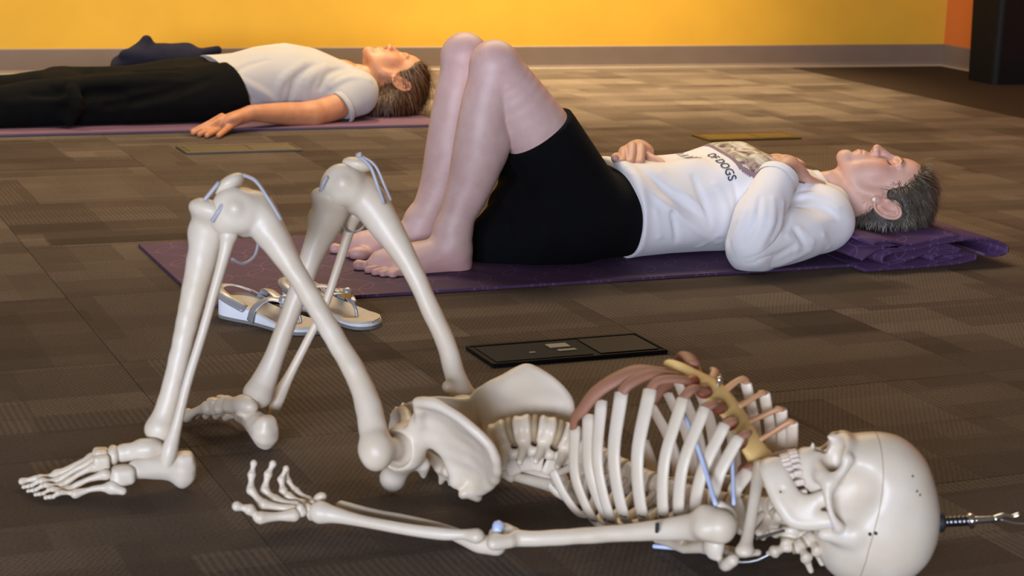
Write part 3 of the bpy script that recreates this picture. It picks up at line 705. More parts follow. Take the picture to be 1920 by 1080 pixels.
for sg in (1, -1):   # joined arch of ribs 8 to 10
    path = [(.058, .101, .147), (.066, .108, .166), (.080, .110, .182), (.094, .104, .205), (.112, .090, .224), (.132, .064, .238), (.160, .034, .236)]
    c = tho(.11, 0, .10)
    obj('costal_arch', *sweep([tho(a, sg * l * (1 if sg > 0 else .80), z) for a, l, z in path], [.006, .008, .010, .0115, .0125, .0125, .010], [.0045, .005, .0055, .006, .006, .006, .006], n=6, seg=10, ref=lambda P, c=c: c + ta * ((P - c) @ ta)), M_cart, SK)

# ---- shoulder girdle
def shoulder(sg):
    P = lambda a, l, z: tho(a, sg * l, z)
    f = SF(.0022); f.tube([P(.309, .022, .136), P(.322, .045, .142), P(.345, .085, .124), P(.362, .120, .092), P(.372, .142, .074)], [.0125, .0085, .0075, .0075, .0085], k=.005, n=5); f.ell(P(.372, .142, .072), (.012, .012, .007), axes=[ta, tl, ZU], k=.006)
    bone('clavicle', f)
    f = SF(.0024)   # shoulder blade: thin plate with spine, acromion, coracoid, socket
    A_, B_, C_ = np.array((.340, .060, .038)), np.array((.190, .075, .018)), np.array((.322, .135, .062))
    n = 15
    for i in range(n + 1):
        for j in range(n + 1 - i):
            u, v_ = i / n, j / n; p = A_ * (1 - u - v_) + B_ * u + C_ * v_; p = p + [0, 0, -.008 * math.sin(math.pi * min(1, u + v_))]
            f.ell(P(p[0], p[1], max(p[2], .008)), .0034, k=.004)
    f.tube([P(*B_), P(.26, .112, .034), P(*C_)], [.005, .006, .009], k=.005); f.tube([P(*A_), P(*B_)], .0042, k=.004)
    f.tube([P(.300, .062, .026), P(.318, .105, .034), P(.350, .150, .048), P(.366, .158, .062)], [.0045, .006, .0075, .008], k=.006, n=4)
    f.ell(P(*C_), (.014, .010, .019), axes=[ta, tl, ZU], k=.006); f.tube([P(.325, .128, .078), P(.335, .122, .102), P(.326, .134, .116)], [.009, .0085, .0075], k=.006, n=3)
    bone('scapula', f)
shoulder(1); shoulder(-1)

# ---- arms
def arm(side):
    if side == 1:
        sh = tho(.333, .152, .092); sh = Pd(1348, 987, 2.290)
        hp_ = [(935, 1006, 2.405), (960, 1008, 2.400), (1010, 1010, 2.392), (1100, 1004, 2.370), (1200, 997, 2.342), (1280, 990, 2.318), (1322, 985, 2.300)]
        rad = [(893, 1005, 2.415), (868, 1002, 2.42), (830, 1001, 2.425), (760, 992, 2.438), (680, 977, 2.455), (630, 966, 2.468), (603, 961, 2.472)]
        uln = [(930, 1022, 2.425), (900, 1020, 2.432), (868, 1008, 2.445), (820, 989, 2.465), (760, 974, 2.482), (700, 962, 2.492), (640, 950, 2.500)]
        hb = [Pd(*p) for p in hp_]; rp = [Pd(*p) for p in rad]; up_ = [Pd(*p) for p in uln]
    else:
        sh = tho(.330, -.150, .085); el = Pz(1075, 912, .022); wr = Pz(885, 852, .026)
        hb = [el * (1 - t) + sh * t for t in (.02, .12, .25, .5, .75, .92, .99)]; el2 = el + unit(wr - el) * .022
        rp = [el2 * (1 - t) + wr * t + ZU * .004 for t in (0, .08, .2, .45, .7, .9, 1.0)]
        o_ = unit(np.cross(ZU, wr - el)) * .020; up_ = [el * (1 - t) + wr * t + o_ * min(1, t * 1.6) - ZU * .006 for t in (-.03, .08, .2, .45, .7, .9, .98)]
    hd = unit(hb[0] - hb[2]); sd = unit(np.cross(hd, ZU)); upv = np.cross(sd, hd)
    f = SF(.0024); f.tube(hb, [.0140, .0120, .0105, .0108, .0120, .0165, .020], k=.008, n=5); f.ell(sh, .0225, k=.010)
    f.ell(hb[-1] + upv * .012, .014, k=.010); f.ell(hb[-1] - sd * .014, .012, k=.010)
    for s, r_ in ((-1, .0115), (0, .0100), (1, .0120)): f.ell(hb[0] + sd * s * .017, (r_, r_, r_), k=.006)
    f.tube([hb[1] + sd * .014, hb[0] + sd * .028], [.009, .008], k=.008); f.tube([hb[1] - sd * .014, hb[0] - sd * .028], [.009, .008], k=.008); f.ell(hb[1] + upv * .010 + hd * .010, (.010, .006, .010), axes=[sd, upv, hd], k=.006, sub=True)
    bone('humerus', f, bump=.0004)
    f = SF(.0022); f.tube(rp, [.0105, .0072, .0085, .0080, .0082, .0110, .0150], k=.006, n=5); f.ell(rp[0], (.011, .011, .007), k=.004); f.ell(rp[-1] + unit(rp[-1] - rp[-2]) * .004, (.012, .012, .012), k=.008); bone('radius', f)
    f = SF(.0022); f.tube(up_, [.0130, .0125, .0100, .0075, .0065, .0060, .0085], k=.006, n=5); f.ell(up_[0], (.012, .012, .013), k=.006); bone('ulna', f)
    obj('elbow_cap', *sweep([hb[0] + upv * .010 - sd * .008, hb[0] + upv * .014, hb[0] + upv * .010 + sd * .010], [.006, .0085, .006], seg=8), M_band, SK)
    return sh, hb, rp, up_
AN = arm(1); AFAR = arm(-1)
bm = Pd(1232, 991, 2.305); obj('bone_mark', *sweep([bm + ZU * .007, bm, bm - ZU * .005], .0025, seg=6), M_dark, SK)

def hand_bones(fingers, carp, org):
    hd = empty('hand', org); hd.parent = SK; hd.location = tuple(org - ORG[SK.name])
    for i, (c, r_) in enumerate(carp):
        f = SF(.0017); f.ell(c, r_, k=.003); f.ell(c + RNG.normal(size=3) * .004, r_ * .8, k=.004); bone('carpal', f, parent=hd, bump=.0006, seed=40 + i, sc=300)
    for q, (pts, r0) in enumerate(fingers):
        for k_ in range(len(pts) - 1):
            a0, a1 = np.array(pts[k_]), np.array(pts[k_ + 1]); d = a1 - a0; r = r0 * (1.12 - .13 * k_)
            a0 = a0 + d * .03; a1 = a1 - d * .05
            f = SF(.0014); f.tube([a0, a0 + d * .18, (a0 + a1) / 2, a1 - d * .14, a1], [r, r * .85, r * .66, r * .82, r], k=.002, n=3)
            bone('metacarpal' if k_ == 0 else 'finger_bone', f, parent=hd)
D0 = 2.475
thumb = [Pd(553, 966, D0 - .012), Pd(486, 971, D0 - .026), Pd(468, 955, D0 - .028), Pd(443, 949, D0 - .030)]
fA = [Pd(551, 957, D0), Pd(492, 945, D0 - .006), Pd(470, 918, D0 + .002), Pd(472, 889, D0 + .006), Pd(476, 868, D0 + .008)]
fB = [Pd(556, 950, D0 + .010), Pd(514, 937, D0 + .012), Pd(496, 918, D0 + .018), Pd(503, 888, D0 + .020), Pd(512, 869, D0 + .022)]
fC = [Pd(568, 946, D0 + .020), Pd(540, 931, D0 + .026), Pd(531, 920, D0 + .030), Pd(527, 898, D0 + .034), Pd(537, 878, D0 + .034)]
fD = [Pd(588, 944, D0 + .030), Pd(578, 938, D0 + .038), Pd(554, 920, D0 + .044), Pd(540, 901, D0 + .046), Pd(537, 882, D0 + .048)]
carp = [(Pd(x, y, D0 + dd), .0072) for x, y, dd in ((566, 960, -.006), (577, 953, .004), (585, 947, .016), (596, 942, .026), (583, 962, .0), (594, 957, .010), (602, 948, .020), (603, 932, .022))]
hand_bones([(thumb, .0080), (fA, .0070), (fB, .0072), (fC, .0066), (fD, .0060)], carp, Pd(600, 958, D0))
wr = AFAR[2][-1]; fdx = unit(Pz(735, 812, .02) - wr); fdx[2] = 0; fdx = unit(fdx); fy = V(-fdx[1], fdx[0], 0)
fing = []
for q, (o_, ln, tp_) in enumerate(((-.028, .052, .030), (-.015, .072, .058), (.0, .078, .062), (.014, .074, .058), (.027, .066, .048))):
    b0 = wr + fdx * .030 + fy * o_ * .7; b1 = wr + fdx * (.030 + ln * .9) + fy * o_ * 1.3
    if q == 0: fing.append(([b0, b1 + fy * -.012, b1 + fdx * .028 + fy * -.016 + ZU * .004, b1 + fdx * .05 + fy * -.018 + ZU * .010], .0066))
    else: fing.append(([b0, b1, b1 + fdx * .034 + ZU * .006, b1 + fdx * .046 + ZU * (.008 + tp_ * .25), b1 + fdx * .044 + ZU * (.008 + tp_ * .55)], .0050))
hand_bones(fing, [(wr + fdx * (.012 + .012 * (i % 2)) + fy * (-.018 + .012 * (i // 2)), .0072) for i in range(8)], wr)

# ---- skull
skull = None
f = SF(.0024); AXs = [sU, sA, sL]
f.ell(sk(.010, -.002, 0), (.079, .092, .070), axes=AXs, k=.01); f.ell(sk(.020, .034, 0), (.060, .064, .058), axes=AXs, k=.02); f.ell(sk(.003, -.040, 0), (.066, .060, .066), axes=AXs, k=.03)
f.ell(sk(-.040, -.035, 0), (.034, .046, .046), axes=AXs, k=.02)                         # base
for s in (-1, 1):
    f.tube([sk(-.034, -.006, s * .056), sk(-.068, .000, s * .050)], [.015, .0090], k=.014)   # mastoid
    f.ell(sk(-.036, .054, s * .060), (.040, .032, .026), axes=AXs, k=.022, sub=True)          # temple hollow
f.ell(sk(-.008, .080, 0), (.028, .020, .042), axes=AXs, k=.016)                          # brow
f.tube([sk(-.022, .092, -.043), sk(-.014, .099, -.020), sk(-.014, .101, 0), sk(-.014, .099, .020), sk(-.022, .092, .043)], [.0065, .0075, .008, .0075, .0065], k=.010, n=4)
f.tube([sk(-.026, .070, 0), sk(-.062, .068, 0)], [.030, .026], k=.012)                    # middle face
f.ell(sk(-.068, .074, 0), (.016, .026, .027), axes=AXs, k=.012); f.ell(sk(-.056, .060, 0), (.022, .030, .034), axes=AXs, k=.012)
f.tube([sk(-.014, .099, 0), sk(-.026, .105, 0), sk(-.034, .108, 0)], [.0070, .0052, .0042], k=.006)   # nasal bones
for s in (-1, 1):
    f.tube([sk(-.056, .076, s * .028), sk(-.055, .073, s * .042), sk(-.047, .067, s * .051)], [.011, .0105, .0095], k=.008, n=3)   # cheekbone
    f.tube([sk(-.047, .067, s * .051), sk(-.030, .078, s * .049), sk(-.020, .089, s * .044)], [.0085, .0062, .007], k=.006, n=3)
    f.tube([sk(-.052, .066, s * .052), sk(-.056, .046, s * .061), sk(-.055, .026, s * .065), sk(-.050, .010, s * .062)], [.0085, .0052, .0048, .008], k=.005, n=4)  # cheek arch
    f.ell(sk(-.034, .090, s * .0245), (.0165, .026, .0175), axes=AXs, k=.005, sub=True)      # eye sockets
    f.ell(sk(-.036, .066, s * .020), (.010, .022, .009), axes=AXs, k=.004, sub=True)
f.ell(sk(-.046, .102, 0), (.011, .018, .0100), axes=AXs, k=.004, sub=True)               # nose opening
f.tube([sk(-.058, .094, 0), sk(-.055, .104, 0)], [.004, .0022], k=.004)
f.ell(sk(-.080, .040, 0), (.022, .036, .020), axes=AXs, k=.006, sub=True)                # palate hollow
v, q = f.build(smooth=1, disp=lambda P, n: .0004 * wob(P, 120, 9))
v[:, 2] = np.maximum(v[:, 2], .001)
skull = obj('skull', v, q, M_bone, SK)
LOWER = []
def arch(u, n, w_, dep, a0):   # dental arch points
    out = []
    for i in range(n):
        t = -1 + 2 * i / (n - 1); out.append((u, a0 + dep * (1 - abs(t) ** 2.2), w_ * math.sin(t * 1.35) / math.sin(1.35)))
    return out
for row, (u, a0, dep, w_) in enumerate(((-.0825, .052, .046, .0275), (-.0935, .052, .043, .0262))):
    for i, (uu, a, l) in enumerate(arch(u, 14, w_, dep, a0)):
        t = SF(.0011); back = abs(i - 6.5) > 4; r_ = (.0060, .0044, .0043) if back else (.0064, .0032, .0037)
        t.box(sk(uu, a, l), r_, axes=AXs, k=0, rnd=.0022); v, q = t.build(); to_ = obj('tooth', v, q, M_tooth, skull)
        if row: LOWER.append(to_)
# jaw
f = SF(.0022)
jb = [sk(-.030, .008, s_) for s_ in (0,)]
for s in (-1, 1):
    up_e = crom([(-.100, .086, .000), (-.100, .079, .017), (-.098, .066, .027), (-.092, .052, .034), (-.080, .046, .040), (-.066, .048, .044), (-.058, .050, .046)], 7)
    lo_e = crom([(-.120, .083, .000), (-.120, .078, .018), (-.118, .060, .031), (-.113, .042, .041), (-.104, .024, .047), (-.084, .016, .050), (-.062, .014, .052)], 7)
    for i in range(len(up_e)):
        n_ = 14
        for j in range(n_ + 1):
            t = j / n_; q = up_e[i] * (1 - t) + lo_e[i] * t
            if i > len(up_e) - 8 and .22 < t < .66: continue
            th = .0058 - .0016 * (i / len(up_e)) + .0010 * math.sin(math.pi * t) * (i < 24) + .001 * (t > .9)
            f.ell(sk(q[0], q[1], s * q[2]), th, k=.005)
    f.tube([sk(-.066, .017, s * .051), sk(-.055, .016, s * .053)], [.006, .0078], k=.006); f.tube([sk(-.064, .048, s * .045), sk(-.053, .052, s * .046)], [.005, .0032], k=.005)
    f.ell(sk(-.108, .066, s * .0385), .003, k=.002, sub=True)
f.ell(sk(-.116, .086, 0), (.010, .008, .015), axes=AXs, k=.012)
v, q = f.build(smooth=1); jaw = obj('mandible', v, q, M_bone, SK)
for to_ in LOWER: to_.parent = jaw
obj('jaw_spring', *sweep([sk(-.058, .014, .060), sk(-.052, .004, .062), sk(-.046, -.004, .066)], .0022, seg=6), M_band, SK)
# cut line, latches, pin marks, hook
def on_skull(u, a, l, out=0.0):
    return sk(u, a, l)
from mathutils.bvhtree import BVHTree
def bvh_of(o): 
    me = o.data; off = ORG[o.name]; return BVHTree.FromPolygons([Vector(np.array(v.co) + off) for v in me.vertices], [tuple(p.vertices) for p in me.polygons])
BS = bvh_of(skull)
def hit_skull(u, a, l, lift=.0003):
    o_ = sk(.0, 0, 0) + sU * u; d = unit(sA * a + sL * l); r = BS.ray_cast(Vector(o_ + d * .2), Vector(-d)); return np.array(r[0]) + d * lift
line = []
for t in np.linspace(-180, 180, 73):
    al, ll = math.cos(math.radians(t)), math.sin(math.radians(t)); line.append(hit_skull(-.007 + .034 * al, al, ll, .0000))
M_seam = mat('fine_brown_seam', lin(168, 142, 116), 0.6, 0.1, 40)
obj('cut_seam', *sweep(line, .0007, seg=5, n=2), M_seam, skull)
for s in (1, -1):
    for du in (-.006, .006):
        p = hit_skull(-.010 + du * .6, -.06, s); obj('latch_pin', *sweep([p - sL * s * .001, p + sL * s * .0024], [.0024, .002], seg=8), M_dark, skull)
for u, a, l in ((.056, .72, .70), (.057, .50, .86), (.060, .43, .90)):
    p = hit_skull(u, a, l); obj('pin_mark', *sweep([p - sU * .0015, p + sA * .0015], .0013, seg=6), M_dark, skull)
for s in (1, -1):
    p = sk(-.112, .069, s * .030); 
    r = bvh_of(jaw).ray_cast(Vector(sk(-.111, .064, s * .2)), Vector(-sL * s)); p = np.array(r[0]) if r[0] else p
    obj('pin_mark', *sweep([p, p + sL * s * .0012], .0013, seg=6), M_dark, jaw)
top = BS.ray_cast(Vector(sk(.3, -.032, .014)), Vector(-sU)); tp = np.array(top[0]); hd_ = unit(CR + ZU * .10)
hook = empty('hanging_hook', tp); hook.parent = SK; hook.location = tuple(tp - ORG[SK.name]); ORG[hook.name] = tp
obj('mount_plate', *sweep([tp - hd_ * .003, tp + hd_ * .003], [.0135, .0130], seg=12), M_dark, hook)
obj('threaded_shaft', *sweep([tp + hd_ * q_ for q_ in np.linspace(.0, .036, 13)], [.0062, .0074] * 7, seg=10, n=2), mat('dark_steel', (.14, .14, .15), .3, .1, 50, metal=1.0), hook)
obj('nut', *sweep([tp + hd_ * .037, tp + hd_ * .042], [.0105, .0105], seg=6, n=1), M_chrome, hook)
obj('shank', *sweep([tp + hd_ * .042, tp + hd_ * .070], [.0052, .0046], seg=10), M_chrome, hook)
e0 = tp + hd_ * .070; obj('clip', *sweep([e0, e0 + hd_ * .010 + ZU * .004, e0 + hd_ * .022 + ZU * .002, e0 + hd_ * .031 + ZU * .004], [.005, .0035, .003, .0036], seg=8), M_chrome, hook)
obj('clip_wire', *sweep([e0 + hd_ * .008 - ZU * .001, e0 + hd_ * .026 - ZU * .007, e0 + hd_ * .046 - ZU * .009], .0009, seg=6), M_wire, hook)
# ---- elastic cords on the chest and round the shoulder
cord('elastic_cord', [Pd(1282, 776, 2.405), Pd(1305, 830, 2.360), Pd(1325, 890, 2.325), Pd(1342, 946, 2.290)], .0032, M_band)
cord('elastic_cord', [Pd(1372, 830, 2.375), Pd(1374, 880, 2.345), Pd(1376, 946, 2.31)], .0026, M_band)
cord('elastic_cord', [Pz(1225, 1024, .006), Pz(1290, 1030, .005), Pz(1335, 1037, .006)], .003, M_band)
ck = Pz(1342, 1042, .006)
for a_ in (0, 1.2, 2.4): cord('cord_knot', [ck - V(math.cos(a_), math.sin(a_), 0) * .010, ck + ZU * .004, ck + V(math.cos(a_), math.sin(a_), .2) * .010], .0034, M_band)
cord('neck_cord', [Pz(1350, 1052, .006), Pz(1420, 1050, .010), Pz(1490, 1005, .045)], .0022, M_wire)
cord('neck_cord', [Pd(1418, 1010, 2.33), Pd(1470, 995, 2.36)], .0022, M_wire)
# ================================================================== MATS
def mat_material(name, rgb, line):
    m = mat(name, rgb, 0.75, 0.12, 30, 0.25, 500); nt = m.node_tree; N = nt.nodes; Lk = nt.links.new; b = N['Principled BSDF']
    tc = N.new('ShaderNodeTexCoord'); sp = N.new('ShaderNodeSeparateXYZ'); Lk(tc.outputs['Object'], sp.inputs[0])
    def M_(op, a, b_=None):
        n = N.new('ShaderNodeMath'); n.operation = op
        for i, x in enumerate((a, b_)):
            if x is None: continue
            if isinstance(x, (int, float)): n.inputs[i].default_value = x
            else: Lk(x, n.inputs[i])
        return n.outputs[0]
    S = 0.135; acc = None
    fx = M_('SUBTRACT', M_('FLOORED_MODULO', sp.outputs[0], S), S / 2); fy = M_('SUBTRACT', M_('FLOORED_MODULO', sp.outputs[1], S), S / 2)
    for cx, cy in ((-S / 2, -S / 2), (S / 2, -S / 2), (-S / 2, S / 2), (S / 2, S / 2), (0, 0)):
        dx = M_('SUBTRACT', fx, cx); dy = M_('SUBTRACT', fy, cy)
        r = M_('SQRT', M_('ADD', M_('MULTIPLY', dx, dx), M_('MULTIPLY', dy, dy)))
        for rad in ((S * .5,) if cx else (S * .36,)):
            l = M_('LESS_THAN', M_('ABSOLUTE', M_('SUBTRACT', r, rad)), 0.0016); acc = l if acc is None else M_('MAXIMUM', acc, l)
    mx = N.new('ShaderNodeMix'); mx.data_type = 'RGBA'; old = b.inputs['Base Color'].links[0].from_socket
    Lk(M_('MULTIPLY', acc, 0.24), mx.inputs['Factor']); Lk(old, mx.inputs['A']); mx.inputs['B'].default_value = (*line, 1); Lk(mx.outputs['Result'], b.inputs['Base Color']); return m
M_mat1 = mat_material('purple_mat', lin(74, 46, 84), lin(150, 112, 170))
M_mat2 = mat('mauve_mat', lin(108, 76, 98), 0.8, 0.1, 20, 0.2, 400)
M_mat2b = mat('navy_mat_underside', lin(46, 42, 72), 0.8, 0.1, 20)
def strip(path, th, y0, y1, skew=0.0, ny=6):
    """thick sheet: path in the x-z plane, run along y"""
    P = crom(path, 8); T = np.gradient(P, axis=0); T /= np.linalg.norm(T, axis=1)[:, None]; Nn = np.stack([-T[:, 1], T[:, 0]], 1)
    up, lo_ = P + Nn * th / 2, P - Nn * th / 2; loop = np.vstack([up, lo_[::-1]]); n = len(loop); v = []; f = []
    ys = np.linspace(y0, y1, ny)
    for y in ys: v += [(p[0] + skew * (y - y0), y, p[1]) for p in loop]
    for i in range(ny - 1):
        for j in range(n): f.append((i * n + j, (i + 1) * n + j, (i + 1) * n + (j + 1) % n, i * n + (j + 1) % n))
    k = len(P)
    for i, fl_ in ((0, True), (ny - 1, False)):
        for j in range(k - 1):
            q = (i * n + j, i * n + j + 1, i * n + n - 2 - j, i * n + n - 1 - j); f.append(q if fl_ else q[::-1])
    return np.array(v), f
m1 = empty('yoga_mat', (1.85, 3.78, 0)); tag(m1, 'purple patterned yoga mat with folded end under the person in black shorts', 'yoga mat')
obj('mat_sheet', *strip([(0.904, .0045), (1.2, .0045), (1.6, .0045), (2.0, .0045), (2.3, .0045), (2.44, .0048)], .006, 3.484, 4.084, ny=3), M_mat1, m1, smooth=False)
fold = [(2.44, .0048), (2.52, .005), (2.62, .006), (2.72, .010), (2.790, .016), (2.800, .026), (2.765, .031), (2.70, .022), (2.655, .015), (2.628, .020), (2.634, .031), (2.675, .034), (2.715, .030), (2.735, .041), (2.700, .0455), (2.63, .040), (2.55, .022), (2.515, .018), (2.490, .026), (2.500, .040), (2.560, .044), (2.60, .049)]
fold2 = [(2.470, .054), (2.500, .046), (2.500, .060), (2.465, .066)]
obj('folded_end', *strip([(2.438, .0048), (2.52, .0055), (2.62, .0065), (2.71, .010), (2.752, .018), (2.742, .027), (2.700, .026), (2.672, .018), (2.640, .016), (2.628, .026), (2.655, .034), (2.700, .037), (2.690, .046), (2.630, .043), (2.560, .026), (2.520, .016), (2.490, .021), (2.488, .036), (2.520, .046), (2.580, .050), (2.650, .060), (2.740, .066), (2.810, .056), (2.842, .040), (2.838, .026), (2.806, .021), (2.775, .026)], .0055, 3.425, 4.03, skew=.02), M_mat1, m1)
obj('folded_flap', *strip([(2.43, .030), (2.475, .052), (2.530, .0565), (2.470, .0600), (2.462, .0685), (2.500, .0705), (2.560, .0600), (2.620, .0665), (2.700, .0745)], .005, 3.43, 4.02, skew=.02), M_mat1, m1)
m2 = empty('yoga_mat', (1.45, 6.05, 0)); tag(m2, 'mauve yoga mat with navy underside beneath the person in long trousers', 'yoga mat')
obj('top_layer', *box((0.50, 5.752, .0045), (2.32, 6.362, .0085), .001), M_mat2, m2, smooth=False)
obj('under_layer', *box((0.498, 5.742, .0005), (2.324, 6.366, .0045), .001), M_mat2b, m2, smooth=False)

# ================================================================== PEOPLE
M_skin = mat('skin_light', lin(212, 180, 170), 0.5, 0.0, 30, 0.12, 420, attr=True, sss=0.12, rgb2=lin(204, 168, 158))
M_skin2 = mat('skin_tan', lin(196, 140, 104), 0.5, 0.0, 30, 0.1, 420, attr=True, sss=0.12, rgb2=lin(184, 126, 92))
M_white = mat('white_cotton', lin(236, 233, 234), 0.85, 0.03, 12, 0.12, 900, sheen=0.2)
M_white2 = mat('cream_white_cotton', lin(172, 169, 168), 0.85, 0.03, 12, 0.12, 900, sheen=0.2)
M_black = mat('black_jersey', (0.004, 0.004, 0.005), 0.95, 0.2, 20, 0.1, 700, spec=.12)
M_black2 = mat('black_trouser_cloth', (0.0045, 0.0043, 0.004), 0.95, 0.25, 20, 0.1, 700, spec=.1)
M_hair1 = mat('grey_brown_hair', lin(60, 52, 44), 0.5, 0.45, 60, 0.6, 300)
M_hair1b = mat('silver_hair_strand', lin(104, 93, 80), 0.45, 0.6, 40)
M_hair2 = mat('auburn_hair', lin(70, 42, 24), 0.5, 0.5, 50, 0.6, 300)
M_hair2b = mat('auburn_hair_strand', lin(84, 50, 26), 0.5, 0.5, 40)
M_pearl = mat('pearl', lin(240, 236, 230), 0.15, 0.02, 40)
M_nail = mat('nail', lin(226, 180, 165), 0.3, 0.05, 60)

def head_ops(f, C, U, A, L, s, neck=None):
    hp = lambda u, a, l: C + (U * u + A * a + L * l) * s
    AX = [U, A, L]; e = lambda p, r, k=.01, sub=False: f.ell(hp(*p), np.array(r) * s, axes=AX, k=k * s, sub=sub)
    e((.035, -.008, 0), (.078, .093, .074)); e((.045, .042, 0), (.055, .050, .058), .02); e((-.028, .042, 0), (.072, .050, .056), .02)
    for g in (-1, 1):
        e((-.022, .058, g * .038), (.026, .022, .020), .016)
        f.tube([hp(-.020, .004, g * .056), hp(-.066, .012, g * .050), hp(-.090, .045, g * .034), hp(-.101, .072, g * .010)], np.array([.018, .015, .014, .014]) * s, k=.018 * s, n=3)
        e((-.055, .045, g * .035), (.035, .030, .020), .02)
    e((-.101, .078, 0), (.016, .014, .018), .014); e((-.066, .080, 0), (.028, .019, .028), .014)
    f.tube([hp(.020, .086, 0), hp(.004, .092, 0), hp(-.016, .101, 0), hp(-.030, .1065, 0)], np.array([.009, .0075, .0085, .0105]) * s, k=.010 * s, n=3)
    for g in (-1, 1): e((-.033, .097, g * .0115), (.0085, .0095, .0075), .006)
    for g in (-1, 1): e((-.0405, .0965, g * .0065), (.006, .0055, .0038), .002, True)
    e((-.0600, .0925, 0), (.0052, .0062, .0205), .005); e((-.0715, .0910, 0), (.0058, .0068, .0185), .005)
    f.tube([hp(-.0655, .091, -.024), hp(-.0652, .0980, -.010), hp(-.0655, .0990, 0), hp(-.0652, .0980, .010), hp(-.0655, .091, .024)], .0014 * s, k=.002 * s, sub=True, n=3)
    e((-.083, .0945, 0), (.006, .006, .016), .008, True)
    for g in (-1, 1):
        e((.006, .095, g * .031), (.0155, .013, .0185), .012, True); e((.003, .0650, g * .031), (.0165, .0150, .0185), .008)
        f.tube([hp(.0205, .079, g * .046), hp(.026, .0875, g * .031), hp(.022, .0905, g * .014)], .0050 * s, k=.010 * s, n=3)
        f.tube([hp(-.0035, .0755, g * .0455), hp(-.0055, .0855, g * .036), hp(-.0055, .0860, g * .024), hp(-.0025, .0820, g * .0165)], .0011 * s, k=.0015 * s, sub=True, n=3)
        # ear
        eu, ea = unit(U * .95 - A * .31), unit(A * .95 + U * .31); ec = hp(.002, -.020, 0); EP = lambda p, q_, l: ec + (eu * p + ea * q_ + L * g * l) * s
        f.ell(EP(0, 0, .074), np.array([.035, .021, .0065]) * s, axes=[eu, ea, L], k=.004 * s)
        f.tube([EP(.033 * math.cos(t), -.0195 * math.sin(t), .082) for t in np.linspace(-.9, 2.9, 14)], .0042 * s, k=.003 * s)
        f.ell(EP(.002, .004, .085), np.array([.020, .0105, .0075]) * s, axes=[eu, ea, L], k=.003 * s, sub=True); f.tube([EP(.018, -.004, .0795), EP(.004, -.010, .0800), EP(-.014, -.006, .0795)], .0034 * s, k=.004 * s)
        f.ell(EP(-.031, .006, .0770), np.array([.011, .009, .0055]) * s, axes=[eu, ea, L], k=.005 * s); f.ell(EP(-.006, .017, .0755), np.array([.008, .004, .005]) * s, axes=[eu, ea, L], k=.003 * s)
    return hp
def head_tint(P, C, U, A, L, s, rosy=1.0):
    r = (P - C) / s; u, a, l = r @ U, r @ A, np.abs(r @ L); t = np.ones((len(P), 3))
    def blend(w_, c): 
        w_ = np.clip(w_, 0, 1)[:, None]; t[:] = t * (1 - w_) + np.array(c) * t * w_
    g = lambda cu, ca, cl, ru, ra, rl: np.exp(-(((u - cu) / ru) ** 2 + ((a - ca) / ra) ** 2 + ((l - cl) / rl) ** 2))
    blend(.75 * rosy * g(-.022, .068, .040, .030, .03, .022), (1.0, .70, .64)); blend(.6 * rosy * g(-.030, .112, 0, .014, .014, .014), (1.0, .74, .70))
    blend(.9 * g(-.0655, .099, 0, .0095, .010, .020), (.86, .62, .62)); blend(.5 * g(.010, .088, .031, .012, .016, .018), (.80, .74, .78))
    blend(.9 * g(-.0055, .0855, .032, .0030, .010, .014), (.32, .26, .24)); blend(.5 * rosy * g(-.01, -.016, .08, .03, .02, .012), (1.0, .76, .70)); blend(.35 * g(.05, .085, 0, .04, .03, .05), (1.0, .84, .78))
    blend(.8 * g(.026, .095, .030, .004, .008, .018), (.72, .62, .56))
    return t
def strands(v, q, n, length, dirf, width, lift, rng, pick):
    """flat tapered locks lying on a surface"""
    nr = vnormals(v, q); ok = np.where(pick(v, nr))[0]; I = rng.choice(ok, n); V_ = []; F_ = []
    for i in I:
        p = v[i] + rng.normal(size=3) * .002; no = nr[i]; d = dirf(v[i]); d = d - (d @ no) * no; d = unit(unit(d) + rng.normal(size=3) * .22); L_ = length * rng.uniform(.55, 1.25); side = unit(np.cross(d, no)); w_ = width * rng.uniform(.6, 1.3); b = len(V_)
        for k in range(5):
            t = k / 4; c = p + d * L_ * t + no * (lift * (4 * t * (1 - t)) - .003 * (1 - t) + lift * .3 * t - .5 * L_ * L_ / .09 * t * t * .6); ww = w_ * (1 - .8 * t * t) / 2
            V_ += [c - side * ww, c + side * ww]
        for k in range(4): F_.append((b + 2 * k, b + 2 * k + 1, b + 2 * k + 3, b + 2 * k + 2))
    return np.array(V_), np.array(F_)
def finger(f, pts, r, k=.004): f.tube(pts, np.array(r), k=k, n=3)

# ------------------------------------------------------------------ person in black shorts (middle mat)
W1 = empty('person', (2.05, 3.70, .006)); tag(W1, 'person in white shirt and black shorts lying with bare knees raised', 'person')
hU = unit(CR * 1.0 + V(0, 0, -.11)); hL = unit(V(CR[1], -CR[0], 0) + V(0, 0, .05)); hA = unit(np.cross(hL, hU)); 
if hA[2] < 0: hA = -hA
hU = unit(np.cross(hA, hL)); hU = hU if hU @ CR > 0 else -hU
S1 = 1.03
C1 = Pd(1664, 374, 4.36) - hL * .072 * S1
